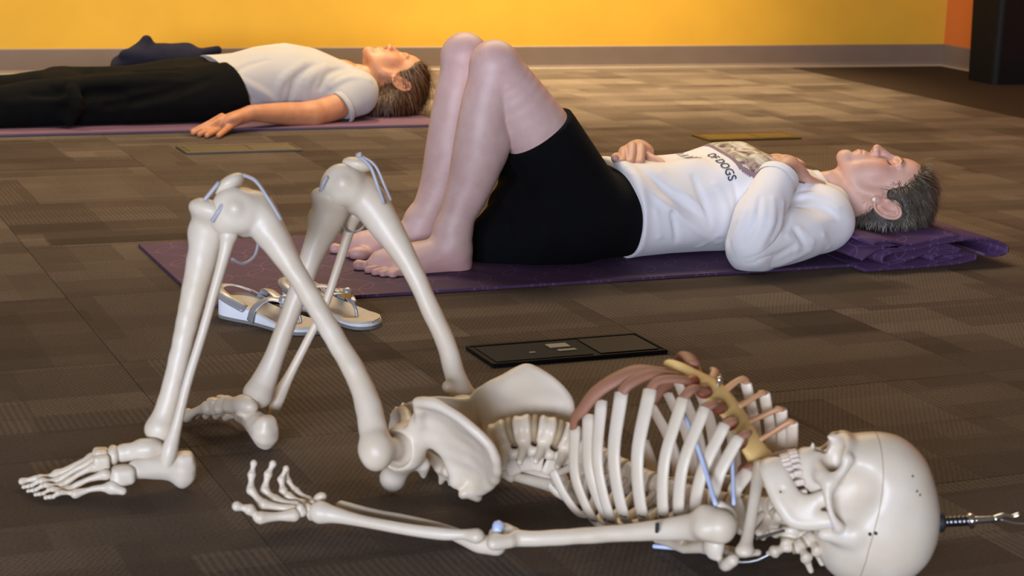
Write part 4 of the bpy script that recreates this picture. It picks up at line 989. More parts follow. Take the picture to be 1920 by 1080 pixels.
# legs
KN = at(930, 128, 3.66); KF = at(874, 112, 3.83)
legs = SF(.0031)
def leg_ops(f, K, shin, rs, thigh_to, calf):
    f.tube([thigh_to, K * .5 + thigh_to * .5, K * .86 + thigh_to * .14, K], [.088, .079, .063, .053], k=.02, n=5)
    f.tube([K] + shin, rs, k=.004, n=5); f.ell(K + V(-.006, 0, .010), (.050, .046, .050), k=.02); f.ell(calf[0], calf[1], k=.006)
HN, HF = V(1.835, 3.655, .125), V(1.835, 3.80, .125)
leg_ops(legs, KN, [at(908, 205, 3.66), at(897, 290, 3.66), at(880, 350, 3.66), at(858, 405, 3.66), at(849, 448, 3.665)], [.053, .053, .058, .049, .039, .037], HN, (at(915, 262, 3.66), (.050, .050, .085)))
leg_ops(legs, KF, [at(853, 205, 3.83), at(842, 290, 3.83), at(826, 350, 3.83), at(800, 405, 3.83), at(790, 428, 3.835)], [.052, .052, .056, .048, .038, .036], HF, (at(862, 262, 3.83), (.048, .050, .085)))
tor = SF(.006); tor.tube([V(1.84, 3.70, .11), V(2.02, 3.735, .11), V(2.25, 3.735, .115), V(2.42, 3.72, .10)], [.075, .085, .085, .07], k=.04, n=3); tor.tube([V(1.84, 3.77, .11), V(2.02, 3.76, .11)], [.075, .085], k=.04)
# feet
def bare_foot(f, ank, heel, tips, ball):
    f.tube([ank + V(0, 0, .02), ank, ank * .55 + heel * .45, heel], [.034, .036, .036, .031], k=.02, n=3)
    mid = [np.array(tips[0]) * (1 - w_) + np.array(tips[-1]) * w_ for w_ in (.12, .5, .88)]
    for i, m_ in enumerate(mid):
        b = ank * .30 + np.array(m_) * .70; b[2] = (.034, .030, .022)[i]; hl = ank * .75 + heel * .25; hl[2] = .045
        end = ank * .12 + np.array(m_) * .88; end[2] = (.020, .017, .015)[i]
        f.tube([hl, b, end], [.034, (.026, .023, .019)[i], (.017, .014, .012)[i]], k=.018, n=3)
    for i, t in enumerate(tips):
        t = np.array(t); base = ank * .16 + t * .84; base[2] = .018 - .001 * i; r = (.0125, .0088, .0086, .0084, .0088)[i]
        m_ = (base + t) / 2; m_[2] = .017 if i else .016
        f.tube([base, m_, t], [r, r * .92, r], k=.004, n=3)
    sole = ank * .45 + np.array(tips[2]) * .55; sole[2] = .016
    f.tube([heel - V(0, 0, .008), sole], [.024, .016], k=.02)
def in_foot(p, z): q = np.array(p, float); q[2] = z; return q
ft1 = legs
tn = [Pz(672, 497, .018), Pz(690, 506, .015), Pz(703, 511, .014), Pz(718, 514, .013), Pz(736, 516, .012)]
bare_foot(ft1, at(846, 458, 3.665), at(858, 492, 3.668), tn, None); ft1.ell(at(852, 458, 3.635), .013, k=.014)
ft1.tube([at(849, 430, 3.665), at(846, 458, 3.665)], [.0385, .037], k=.02)
tf = [Pz(628, 466, .018), Pz(640, 473, .015), Pz(651, 477, .014), Pz(664, 480, .013), Pz(682, 482, .012)]
bare_foot(ft1, at(788, 432, 3.835), at(800, 462, 3.838), tf, None); ft1.tube([at(792, 415, 3.835), at(788, 432, 3.835)], [.037, .036], k=.02); ft1.ell(Pz(672, 474, .022), (.022, .018, .014), k=.014)
lv, lq = legs.build(smooth=1); fv, fq = tor.build()
# head and neck
hd = SF(.0024); hp1 = head_ops(hd, C1, hU, hA, hL, S1)
hd.tube([hp1(-.030, -.020, 0), hp1(-.080, -.022, 0), at(1548, 372, 3.66) - hL * .03, at(1515, 392, 3.68)], [.060, .058, .060, .066], k=.02, n=4)
hd.tube([hp1(-.05, -.028, .050), hp1(-.10, .0, .042), hp1(-.135, .028, .022)], [.012, .011, .010], k=.02, n=3); hd.tube([hp1(-.086, .034, 0), hp1(-.135, -.004, 0)], [.022, .026], k=.025)
hv, hq = hd.build(smooth=1); hm_ = (hv - C1) @ hU > -.055; hv[hm_, 2] = np.maximum(hv[hm_, 2], .082)
# hands
hn = SF(.002)
hn.tube([at(1455, 345, 3.565), at(1470, 322, 3.59), at(1478, 312, 3.605)], [.027, .027, .024], k=.015, n=3)
hn.ell(at(1482, 318, 3.61), (.042, .036, .021), axes=[unit(V(.80, -.1, -.30)), unit(V(.15, .95, .15)), unit(V(.3, -.1, .95))], k=.014)
hn.tube([at(1494, 325, 3.60), at(1512, 337, 3.595), at(1528, 343, 3.60), at(1541, 347, 3.605)], [.019, .0145, .0120, .0105], k=.012, n=3)
for q, (x0, y0, x1, y1) in enumerate(((1500, 311, 1486, 303), (1486, 304, 1466, 298), (1470, 301, 1448, 297), (1455, 303, 1432, 300))):
    finger(hn, [at(x0, y0, 3.635), at((x0 + x1) / 2, (y0 + y1) / 2 - 2, 3.67), at(x1, y1, 3.72), at(x1 - 18, y1 + 6, 3.765)], [.0135, .0115, .0105, .0090], .006)
# right hand resting on the belly, fingers towards the camera
hn.ell(at(1192, 284, 3.80), (.044, .036, .020), axes=[V(1, 0, 0), unit(V(0, .96, -.25)), unit(V(0, .25, .96))], k=.012)
hn.tube([at(1205, 288, 3.86), at(1196, 284, 3.82)], [.027, .028], k=.02)
for x0, x1, yk, yt, r in ((1202, 1199, 276, 315, .0118), (1186, 1181, 274, 314, .0118), (1170, 1166, 282, 312, .0108), (1157, 1152, 292, 303, .0095)):
    finger(hn, [at(x0, yk + 4, 3.785), at((x0 * .7 + x1 * .3), yk + 2, 3.758), at((x0 + x1) / 2, (yk + yt) / 2 + 1, 3.722), at(x1, yt - 8, 3.700)], [r * 1.1, r * 1.06, r, r * .9], .004)
hn.tube([at(1206, 290, 3.78), at(1220, 297, 3.74), at(1236, 304, 3.71), at(1247, 311, 3.690)], [.0135, .0115, .0100, .0075], k=.008, n=3)
nv, nq = hn.build(smooth=1)
bv, bq = joinq((lv, lq), (fv, fq), (hv, hq), (nv, nq)); tint = np.ones((len(bv), 3)); n0, n1, n2 = len(lv), len(lv) + len(fv), len(lv) + len(fv) + len(hv)
tint[:n1] = (.97, .98, 1.02)
kz = np.exp(-(((bv[:n0] - KN) / .07) ** 2).sum(1)) + np.exp(-(((bv[:n0] - KF) / .07) ** 2).sum(1)); tint[:n0] *= 1 - np.clip(kz, 0, 1)[:, None] * np.array([0, .08, .08])
toe = np.clip(1 - (bv[:n0, 2] - .005) / .07, 0, 1); tint[:n0] *= 1 - toe[:, None] * np.array([.02, .20, .20])
tint[n1:n2] = head_tint(hv, C1, hU, hA, hL, S1, 1.0) * np.array([1.02, .90, .80]); tint[n2:] = (.94, .78, .66)
bv[:, 2] = np.maximum(bv[:, 2], .0082)
body1 = obj('body', bv, bq, M_skin, W1, tint=tint)
def face_line(tree, hp, A, pts, lift):
    out = []
    for u, l in pts:
        o_ = hp(u, .25, l); r = tree.ray_cast(Vector(o_), Vector(-A)); out.append(np.array(r[0]) + A * lift if r[0] is not None else hp(u, .085, l))
    return out
M_lash = mat('dark_lash', lin(44, 36, 34), .6, .1, 60); M_brow = mat('brow_hair', lin(128, 98, 78), .7, .2, 90)
TB1 = bvh_of(body1)
for s in (1, -1):
    obj('eyelashes', *sweep(face_line(TB1, hp1, hA, [(.001, s * .0455), (-.004, s * .041), (-.006, s * .034), (-.0055, s * .026), (-.003, s * .019)], .0006), [.0006, .0014, .0016, .0012, .0005], seg=6, n=4), M_lash, body1)
    obj('eyebrow', *sweep(face_line(TB1, hp1, hA, [(.021, s * .047), (.0255, s * .040), (.0265, s * .030), (.024, s * .018)], .0002), [.0008, .0020, .0026, .0018], seg=6, n=4), M_brow, body1)
# earring
ep = hp1(-.033, -.004, .0855); obj('earring', *sweep([ep - hL * .003, ep, ep + hL * .003], [.0035, .0055, .0035], seg=10), M_pearl, W1)
# hair
hr = SF(.003); AX = [hU, hA, hL]; E = lambda p, r, k=.01, sub=False: hr.ell(hp1(*p), np.array(r) * S1, axes=AX, k=k, sub=sub)
E((.036, -.012, 0), (.092, .100, .083)); E((.055, .025, 0), (.066, .060, .064), .02); E((-.025, -.060, 0), (.046, .050, .062), .02)
E((-.056, .088, 0), (.134, .077, .2), .006, True); E((-.130, -.020, 0), (.075, .070, .2), .01, True); E((.000, -.018, .092), (.042, .027, .03), .006, True); E((.000, -.018, -.092), (.042, .027, .03), .006, True)
E((-.045, .015, .09), (.045, .040, .06), .01, True); E((-.045, .015, -.09), (.045, .040, .06), .01, True)
v, q = hr.build(smooth=1, disp=lambda P, n: .0022 * wob(P, 190, 4)); v[:, 2] = np.maximum(v[:, 2], .077)
hair1 = obj('hair', v, q, M_hair1, W1)
rg = np.random.default_rng(8)
sv, sq = strands(v, q, 3800, .036, lambda p: (p - hp1(.03, .05, 0)) * np.array([1, 1, 1]) + hU * .02 - hA * .03, .0017, .005, rg, lambda P, n: (P[:, 2] > .083) & (np.linalg.norm(P - hp1(-.002, -.016, .078), axis=1) > .036))
obj('hair_strands', sv, sq, M_hair1b, hair1)
# shirt
sh = SF(.0042)
sh.loft([(1.925, 3.735, .112, .160, .114), (1.98, 3.735, .116, .160, .112), (2.06, 3.732, .118, .157, .110), (2.15, 3.732, .122, .157, .114), (2.22, 3.732, .129, .160, .123), (2.28, 3.732, .130, .164, .124), (2.35, 3.73, .120, .170, .110), (2.42, 3.72, .108, .164, .094), (2.49, 3.70, .100, .130, .078)], k=.03, pw=2.3)
EL = at(1408, 466, 3.50); SHN = at(1545, 415, 3.555)
sh.tube([SHN, at(1490, 440, 3.525), EL], [.066, .064, .056], k=.025, n=4); sh.ell(SHN, (.060, .062, .066), k=.03)
fs_ = SF(.0036); c0, c1 = at(1446, 360, 3.545), at(1461, 330, 3.572)
fs_.tube([at(1440, 462, 3.52), EL, at(1418, 418, 3.502), c0, c1, c1 + unit(c1 - c0) * .06], [.056, .057, .055, .050, .046, .044], k=.008, n=4)
sh.tube([V(2.42, 3.84, .10), V(2.24, 3.905, .085), V(2.17, 3.90, .10), V(2.08, 3.86, .175), V(2.03, 3.83, .20)], [.062, .058, .052, .044, .038], k=.02, n=4)
# soft folds as ridges
def bvh_raw(v, q): return BVHTree.FromPolygons([Vector(p) for p in v], [tuple(int(i) for i in f_) for f_ in q])
def on_surface(tree, px, py, sink):
    dr = unit(_ray(px, py)); h_ = tree.ray_cast(Vector(CAM), Vector(dr))
    return None if h_[0] is None else np.array(h_[0]) - np.array(h_[1]) * sink
def ridges(f, rows, k=.010):
    tree = bvh_raw(*f.build())
    for pts, r, sub in rows:
        P = [on_surface(tree, x, y, -r * .35 if sub else r * .45) for x, y in pts]; P = [p for p in P if p is not None]
        if len(P) > 1: n_ = len(P); f.tube(P, [r * (.45 if i in (0, n_ - 1) else 1) for i in range(n_)], k=k, n=4, sub=sub)
ridges(sh, [([(1190, 330), (1240, 375), (1300, 425), (1345, 455)], .009, 0), ([(1205, 322), (1262, 365), (1320, 410)], .007, 1), ([(1240, 322), (1290, 365), (1335, 415)], .008, 0),
            ([(1232, 395), (1238, 445), (1230, 495)], .008, 0), ([(1262, 400), (1268, 450), (1262, 490)], .007, 1), ([(1300, 330), (1318, 372), (1332, 420)], .006, 1), ([(1340, 345), (1362, 395), (1352, 440)], .009, 0), ([(1375, 345), (1385, 390), (1372, 430)], .008, 1),
            ([(1490, 368), (1530, 366), (1575, 388)], .008, 0), ([(1495, 385), (1535, 385), (1572, 408)], .006, 1), ([(1478, 440), (1496, 470), (1488, 500)], .009, 0), ([(1500, 425), (1525, 455), (1516, 492)], .008, 0), ([(1490, 430), (1510, 462), (1502, 497)], .006, 1),
            ([(1470, 432), (1475, 400), (1488, 360)], .007, 1), ([(1420, 503), (1465, 494), (1520, 470)], .008, 0), ([(1425, 488), (1460, 478), (1490, 460)], .006, 1), ([(1545, 440), (1555, 465), (1540, 488)], .008, 0),
            ([(1275, 480), (1310, 462), (1345, 440)], .008, 0), ([(1290, 495), (1325, 480), (1348, 462)], .007, 1)])
ridges(fs_, [([(1405, 365), (1392, 410), (1374, 450)], .007, 0), ([(1450, 372), (1448, 415), (1428, 460)], .007, 0), ([(1425, 370), (1418, 415), (1396, 455)], .006, 1), ([(1470, 380), (1462, 420), (1450, 450)], .006, 0), ([(1380, 420), (1365, 450), (1375, 480)], .006, 1), ([(1400, 490), (1430, 480), (1460, 455)], .006, 1)], .010)
fs_.plane(c1, c1 - c0)
sh.plane((1.938, 3.7, .1), (-1, 0, -.06))
def fold1(P, n):
    Q = P * np.array([7., 16., 9.]); a = wob(Q @ np.array([[1, 0, .5], [0, 1, 0], [-.6, 0, 1]]), 2.6, 11); b = wob(P * np.array([20, 30, 14]), 2.4, 12)
    up = np.clip((P[:, 2] - .02) / .06, 0, 1); return (.0052 * a + .0022 * b) * up + .005 * np.exp(-((P[:, 0] - 1.94) / .014) ** 2) * up
v, q = joinq(sh.build(disp=fold1, smooth=1), fs_.build(smooth=1, disp=lambda P, n: .0018 * wob(P * 30, 2.4, 15))); v[:, 2] = np.maximum(v[:, 2], .0088)
shirt1 = obj('shirt', v, q, M_white, W1)
obj('sleeve_cuff', *sweep([c1 - unit(c1 - c0) * .020, c1 - unit(c1 - c0) * .002], [.0498, .0488], seg=24, n=2, caps=False), M_white, shirt1)
cl = []; nb = at(1548, 378, 3.665) - hL * .025; nd = unit(hp1(-.09, -.02, 0) - at(1515, 392, 3.68)); e1 = unit(np.cross(nd, hL)); e2 = np.cross(nd, e1)
for t in np.linspace(0, 2 * math.pi, 25): cl.append(nb + e1 * math.cos(t) * .069 + e2 * math.sin(t) * .069 - nd * .006)
obj('collar', *sweep(cl, [.009], [.014], seg=8, n=2, up=nd, caps=False), M_white, shirt1)
# shorts
so = SF(.0045); TH = unit(KN - HN)
so.loft([(1.70, 3.73, .105, .14, .10), (1.78, 3.73, .112, .155, .108), (1.88, 3.735, .110, .154, .108), (1.94, 3.735, .108, .150, .104), (1.97, 3.735, .106, .140, .092)], k=.03, pw=2.3)
so.tube([HN, HN * .5 + KN * .5, KN], [.098, .0885, .075], k=.02, n=3); so.tube([HF, HF * .5 + KF * .5, KF], [.096, .087, .074], k=.02, n=3)
so.tube([V(1.80, 3.68, .085), at(980, 440, 3.72), at(920, 462, 3.74)], [.080, .078, .055], k=.03, n=3); so.tube([V(1.78, 3.74, .10), at(985, 390, 3.74), at(925, 440, 3.745)], [.08, .06, .05], k=.03, n=3)
hm = (at(1068, 203, 3.66) + at(950, 287, 3.66)) / 2
so.plane(hm, TH)
v, q = so.build(smooth=1, disp=lambda P, n: .0025 * wob(P * np.array([10, 14, 12]), 2.2, 21)); v[:, 2] = np.maximum(v[:, 2], .0085)
obj('shorts', v, q, M_black, W1)
# printed picture and lettering on the chest
BSH = bvh_of(shirt1)
def drop(x, y, lift): 
    r = BSH.ray_cast(Vector((x, y, .6)), Vector((0, 0, -1))); 
    if r[0] is None: return None
    return np.array(r[0]) + np.array(r[1]) * lift
PROF = {}
def chest(x, s, lift):
    """point of the shirt at lengthwise place x, s metres along the cloth from the far side towards the camera"""
    k = round(x, 4)
    if k not in PROF:
        ys = np.arange(3.84, 3.575, -.004); P = [drop(x, y, 0.0) for y in ys]; P = np.array([p if p is not None else (x, y, .1) for p, y in zip(P, ys)])
        PROF[k] = (np.concatenate([[0], np.cumsum(np.linalg.norm(np.diff(P, axis=0), axis=1))]), P)
    L_, P = PROF[k]; p = np.array([np.interp(s, L_, P[:, i]) for i in range(3)]); q = np.array([np.interp(s + .004, L_, P[:, i]) - np.interp(s - .004, L_, P[:, i]) for i in range(3)])
    n_ = unit(np.cross(V(1, 0, 0), q)); n_ = n_ if n_[2] > 0 else -n_; return p + n_ * lift
def patch(x0, x1, y0, y1, nx, ny, lift, shape=None):
    v = []; ok = {}; f = []
    for i in range(nx + 1):
        for j in range(ny + 1):
            ok[(i, j)] = len(v); v.append(chest(x0 + (x1 - x0) * i / nx, y0 + (y1 - y0) * j / ny, lift))
    for i in range(nx):
        for j in range(ny):
            cx, cy = (i + .5) / nx, (j + .5) / ny
            if shape is None or shape(cx, cy): f.append((ok[(i, j)], ok[(i, j + 1)], ok[(i + 1, j + 1)], ok[(i + 1, j)]))
    return np.array(v), f
mp = bpy.data.materials.new('printed_picture'); mp.use_nodes = True; nt = mp.node_tree; b = nt.nodes['Principled BSDF']; b.inputs['Roughness'].default_value = .8
tc = nt.nodes.new('ShaderNodeTexCoord'); nz = nt.nodes.new('ShaderNodeTexNoise'); nz.inputs['Scale'].default_value = 26; nz.inputs['Detail'].default_value = 5; nz.inputs['Distortion'].default_value = 1.2; nt.links.new(tc.outputs['Object'], nz.inputs['Vector'])
cr = nt.nodes.new('ShaderNodeValToRGB'); els = cr.color_ramp.elements; els[0].position = .34; els[0].color = (*lin(104, 84, 88), 1); els[1].position = .66; els[1].color = (*lin(226, 218, 208), 1)
for p_, c_ in ((.42, lin(176, 150, 146)), (.47, lin(164, 168, 130)), (.52, lin(206, 194, 178)), (.57, lin(216, 206, 194))): x = els.new(p_); x.color = (*c_, 1)
nt.links.new(nz.outputs['Fac'], cr.inputs['Fac']); nt.links.new(cr.outputs[0], b.inputs['Base Color'])
M_frame = mat('printed_purple_frame', lin(142, 118, 132), .85, .15, 60); M_ink = mat('printed_ink', lin(70, 66, 82), .85, .2, 90)
PX0, PX1, PY0, PY1 = 2.195, 2.385, .03, .272
inr = lambda x, y, m=0: (max(abs(x - .5) - (.5 - .2 - m), 0) ** 2 + max(abs(y - .5) - (.5 - .2 - m), 0) ** 2) ** .5 < .2
obj('printed_frame', *patch(PX0, PX1, PY0, PY1, 44, 48, .0012, lambda x, y: inr(x, y) and not inr(x, y, .05)), M_frame, shirt1)
obj('printed_picture', *patch(PX0, PX1, PY0, PY1, 44, 48, .0012, lambda x, y: inr(x, y, .05)), mp, shirt1)
def lettering(txt, x, y, size, arc=0.0):
    c = bpy.data.curves.new('lettering', 'FONT'); c.body = txt; c.size = size; c.resolution_u = 3; c.extrude = 0.0; c.offset = .0004
    o = bpy.data.objects.new('lettering_tmp', c); COL.objects.link(o); bpy.context.view_layer.update()
    me = bpy.data.meshes.new_from_object(o.evaluated_get(bpy.context.evaluated_depsgraph_get())); bpy.data.objects.remove(o)
    vs_ = []
    for q in me.vertices:   # text runs towards the camera, tops of the letters towards the head
        vs_.append(chest(round(x + q.co.y + arc * (q.co.x - .09) ** 2, 3), y + q.co.x, .0014))
    fs = [tuple(p.vertices) for p in me.polygons]; obj('printed_lettering', np.array(vs_), fs, M_ink, shirt1, smooth=False)
lettering('OF DOGS', 2.158, .135, .030, .6)
M_ink2 = mat('faded_ink', lin(150, 144, 150), .85, .2, 90)
for k in range(8):
    p = [chest(2.118 + d_, .075 + k * .0105 + (.35 if k % 2 else -.2) * d_, .0013) for d_ in (0, .011, .022)]
    obj('printed_stroke', *sweep(p, .0008, seg=4, n=2), M_ink2, shirt1)

# ------------------------------------------------------------------ person in long trousers (far mat)
W2 = empty('person', (1.6, 6.05, .009)); tag(W2, 'person in white T-shirt and long black trousers lying flat near the wall', 'person')
gU = unit(V(1, .0, -.20)); gL = unit(V(0, -1, .22)); gA = unit(np.cross(gL, gU)); gA = gA if gA[2] > 0 else -gA; gU = unit(np.cross(gA, gL)); gU = gU if gU[0] > 0 else -gU
S2 = 1.04
C2 = at(752, 146, 5.955) - gL * .074 * S2
b2 = SF(.0045)
EL2 = at(583, 215, 5.83); WR2 = at(470, 212, 5.745)
b2.tube([at(672, 178, 5.90), at(630, 200, 5.865), EL2], [.050, .045, .042], k=.02, n=4); b2.tube([EL2, at(530, 213, 5.80), WR2], [.042, .037, .026], k=.02, n=4)
b2.tube([V(1.68, 6.05, .10), V(1.85, 6.05, .115), V(2.05, 6.05, .11), V(2.13, 6.05, .115)], [.075, .085, .085, .05], k=.03)
b2.tube([V(1.7, 6.0, .09), V(1.1, 5.97, .09), V(.68, 5.93, .06)], [.07, .055, .035], k=.02); b2.tube([V(1.7, 6.12, .09), V(1.1, 6.17, .09), V(.68, 6.19, .06)], [.07, .055, .035], k=.02)
b2.tube([V(.68, 5.93, .055), V(.60, 5.91, .16)], [.034, .022], k=.02); b2.tube([V(.68, 6.19, .055), V(.60, 6.22, .16)], [.034, .022], k=.02)
b2.tube([V(2.03, 6.22, .10), V(1.78, 6.30, .05), V(1.58, 6.28, .05), V(1.48, 6.27, .03)], [.05, .042, .028, .022], k=.02, n=3)
v0, q0 = b2.build(smooth=1)
h2 = SF(.0026); hp2 = head_ops(h2, C2, gU, gA, gL, S2); h2.tube([hp2(-.030, -.02, 0), hp2(-.085, -.02, 0), V(2.09, 6.05, .12)], [.056, .053, .062], k=.02, n=3); v1, q1 = h2.build(smooth=1)
hn = SF(.0024); pc = at(432, 226, 5.715)
hn.ell(pc, (.046, .034, .017), axes=[unit(WR2 - pc), unit(np.cross(V(.25, .5, .85), WR2 - pc)), unit(np.cross(WR2 - pc, np.cross(V(.25, .5, .85), WR2 - pc)))], k=.014); hn.tube([WR2, pc], [.026, .022], k=.02)
for (x0, y0, x1, y1, x2, y2, r) in ((418, 222, 392, 236, 362, 249, .0098), (420, 228, 398, 241, 374, 252, .0102), (424, 234, 406, 245, 388, 254, .0100)):
    finger(hn, [at(x0, y0, 5.71), at(x1, y1, 5.69), Pz(x2, y2, .010)], [r * 1.15, r, r * .85], .006)
finger(hn, [at(416, 218, 5.725), at(388, 233, 5.71), Pz(361, 246, .011)], [.0105, .009, .0078], .006)
hn.tube([at(445, 224, 5.71), at(430, 238, 5.69), Pz(410, 254, .010)], [.015, .0115, .0090], k=.008, n=3)
v2, q2 = hn.build(smooth=1)
bv, bq = joinq((v0, q0), (v1, q1), (v2, q2)); tint = np.ones((len(bv), 3)); tint[:len(v0)] = (.92, .86, .80); tint[len(v0):len(v0) + len(v1)] = head_tint(v1, C2, gU, gA, gL, S2, .6); tint[len(v0) + len(v1):] = (.94, .86, .82)
bv[:, 2] = np.maximum(bv[:, 2], .0005)
obj('body', bv, bq, M_skin2, W2, tint=tint)
hr = SF(.0035); AX = [gU, gA, gL]; E = lambda p, r, k=.012, sub=False: hr.ell(hp2(*p), np.array(r) * S2, axes=AX, k=k, sub=sub)
E((.036, -.014, 0), (.090, .100, .082)); E((.052, .030, 0), (.064, .056, .062), .02); E((.000, -.070, 0), (.080, .052, .088), .03); E((-.045, -.092, .0), (.060, .032, .085), .03)
E((-.070, .090, 0), (.140, .080, .2), .006, True); E((.000, -.018, .094), (.042, .027, .03), .006, True); E((-.05, .01, .09), (.05, .04, .05), .01, True)
v, q = hr.build(smooth=1, disp=lambda P, n: .004 * wob(P * np.array([1, 1, .25]), 150, 6)); v[:, 2] = np.maximum(v[:, 2], .010)
hair2 = obj('hair', v, q, M_hair2, W2)
sv, sq = strands(v, q, 2600, .075, lambda p: V(.0, -.15, -1.0) + (p - hp2(.02, .03, 0)) * 3, .0022, .004, rg, lambda P, n: P[:, 2] > .03); sv[:, 2] = np.maximum(sv[:, 2], .0098)
obj('hair_strands', sv, sq, M_hair2b, hair2)
sh = SF(.0045)
sh.loft([(1.57, 6.05, .108, .165, .105), (1.66, 6.05, .112, .165, .108), (1.76, 6.05, .120, .165, .118), (1.86, 6.05, .124, .170, .122), (1.96, 6.05, .116, .178, .110), (2.05, 6.05, .106, .165, .090), (2.12, 6.05, .100, .10, .070)], k=.03, pw=2.3)
SL = at(672, 168, 5.905)
sh.tube([SL, at(652, 190, 5.885)], [.062, .060], k=.03); sh.ell(SL + V(.012, 0, -.02), (.055, .06, .065), k=.03); sh.tube([V(2.04, 6.21, .10), V(1.93, 6.25, .08)], [.062, .06], k=.03)
ridges(sh, [([(515, 195), (530, 150), (570, 115)], .011, 0), ([(540, 195), (555, 150), (590, 120)], .009, 1), ([(575, 190), (578, 150), (612, 122)], .011, 0), ([(600, 165), (615, 140), (640, 128)], .008, 1), ([(450, 150), (490, 172), (525, 198)], .010, 0), ([(455, 175), (480, 190), (500, 200)], .007, 1), ([(620, 162), (655, 145), (695, 150)], .009, 0), ([(440, 140), (460, 125), (500, 112)], .007, 1)], .014)
hp_a, hp_b = at(388, 105, 6.05), at(456, 200, 5.885); hn_ = unit(np.cross(hp_b - hp_a, V(0, 1, -.2))); hn_ = hn_ if hn_[0] < 0 else -hn_
sh.plane(hp_a, hn_)
sd_ = unit(at(583, 215, 5.83) - SL); sh.ops.append(('plane_sleeve', None, None, None, 0, True)); sh.ops.pop()
v, q = sh.build(disp=lambda P, n: .0045 * wob(P * np.array([9, 14, 9]), 2.4, 31) * np.clip((P[:, 2] - .02) / .06, 0, 1), smooth=1); v[:, 2] = np.maximum(v[:, 2], .0105)
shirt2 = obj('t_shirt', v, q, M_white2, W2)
cs = at(651, 194, 5.882); sd = unit(at(600, 212, 5.85) - SL); s1 = unit(np.cross(sd, V(0, 0, 1))); s2 = np.cross(sd, s1)
obj('sleeve_hem', *sweep([cs + (s1 * math.cos(t) + s2 * math.sin(t)) * .058 + sd * .030 for t in np.linspace(0, 2 * math.pi, 25)], [.004], [.011], up=sd, seg=8, n=2, caps=False), M_white2, shirt2)
tr = SF(.005)
tr.loft([(1.28, 6.06, .082, .20, .072), (1.42, 6.05, .088, .185, .082), (1.56, 6.05, .098, .175, .097), (1.68, 6.05, .104, .165, .100), (1.76, 6.05, .106, .15, .095)], k=.04, pw=2.3)
tr.tube([V(1.62, 5.97, .10), V(1.35, 5.945, .086), V(1.10, 5.93, .080), V(.85, 5.915, .068), V(.66, 5.90, .058)], [.100, .088, .080, .072, .060], k=.03, n=4)
tr.tube([V(1.62, 6.13, .10), V(1.35, 6.16, .085), V(1.13, 6.18, .085), V(1.06, 6.19, .075), V(.85, 6.20, .070), V(.66, 6.22, .058)], [.102, .085, .075, .068, .064, .058], k=.03, n=4)
tr.ell(at(118, 152, 6.1), (.07, .09, .035), k=.03); tr.tube([at(110, 165, 5.9), at(140, 190, 5.85), at(130, 225, 5.84)], [.02, .028, .02], k=.03, n=3)
tr.tube([at(130, 165, 5.88), at(230, 152, 5.89), at(330, 140, 5.91)], [.012, .018, .010], k=.03, n=3)
ridges(tr, [([(150, 160), (240, 155), (340, 150)], .012, 0), ([(120, 200), (160, 180), (230, 175)], .014, 1), ([(100, 160), (135, 170), (140, 200)], .014, 0), ([(20, 195), (90, 185), (150, 188)], .012, 0), ([(200, 200), (300, 180), (390, 150)], .010, 1), ([(60, 180), (110, 178), (125, 160)], .010, 1), ([(180, 140), (260, 134), (340, 124)], .010, 0)], .02)
tr.plane(hp_a + V(.03, 0, 0), -hn_)
v, q = tr.build(disp=lambda P, n: .006 * wob(P * np.array([8, 12, 8]), 2.4, 41) * np.clip((P[:, 2] - .02) / .05, 0, 1), smooth=1); v[:, 2] = np.maximum(v[:, 2], .0095)
obj('trousers', v, q, M_black2, W2)

# ------------------------------------------------------------------ jacket lying behind
M_navy = mat('navy_fleece', lin(26, 26, 42), 0.95, 0.25, 25, 0.3, 500, spec=.15)
J = SF(.005); JY = 6.50
jk = lambda x, y, dy=0.0: at(x, y, JY + dy)
J.tube([jk(225, 122), jk(262, 116), jk(300, 112), jk(350, 110)], [.035, .05, .06, .05], k=.03, n=4)
for x in (262, 305, 352): p = jk(x, 125); J.tube([p, V(p[0], p[1], .05), V(p[0], p[1] + .02, .045)], [.06, .06, .06], k=.04)
J.tube([jk(262, 112), jk(270, 92), jk(275, 76)], [.040, .028, .016], k=.02, n=3); J.tube([jk(276, 78), jk(288, 100), jk(312, 112)], [.013, .02, .02], k=.015, n=3)
J.tube([jk(234, 104, -.02), jk(255, 105, -.03), jk(290, 112, -.04)], [.020, .022, .018], k=.012, n=3); J.tube([jk(216, 128, -.02), jk(235, 124, -.02)], [.02, .018], k=.015)
J.tube([jk(300, 110), jk(322, 95), jk(350, 90), jk(360, 100)], [.028, .016, .014, .02], k=.015, n=3); J.tube([jk(352, 108, -.02), jk(380, 99, -.02), jk(408, 94, -.02)], [.024, .017, .013], k=.015, n=3)
v, q = J.build(smooth=1, disp=lambda P, n: .004 * wob(P * 14, 2.4, 51)); v[:, 2] = np.maximum(v[:, 2], .001)
jo = obj('jacket', v, q, M_navy, None, origin=(1.5, JY, 0)); tag(jo, 'crumpled dark navy jacket heaped behind the hips of the person in trousers', 'jacket')
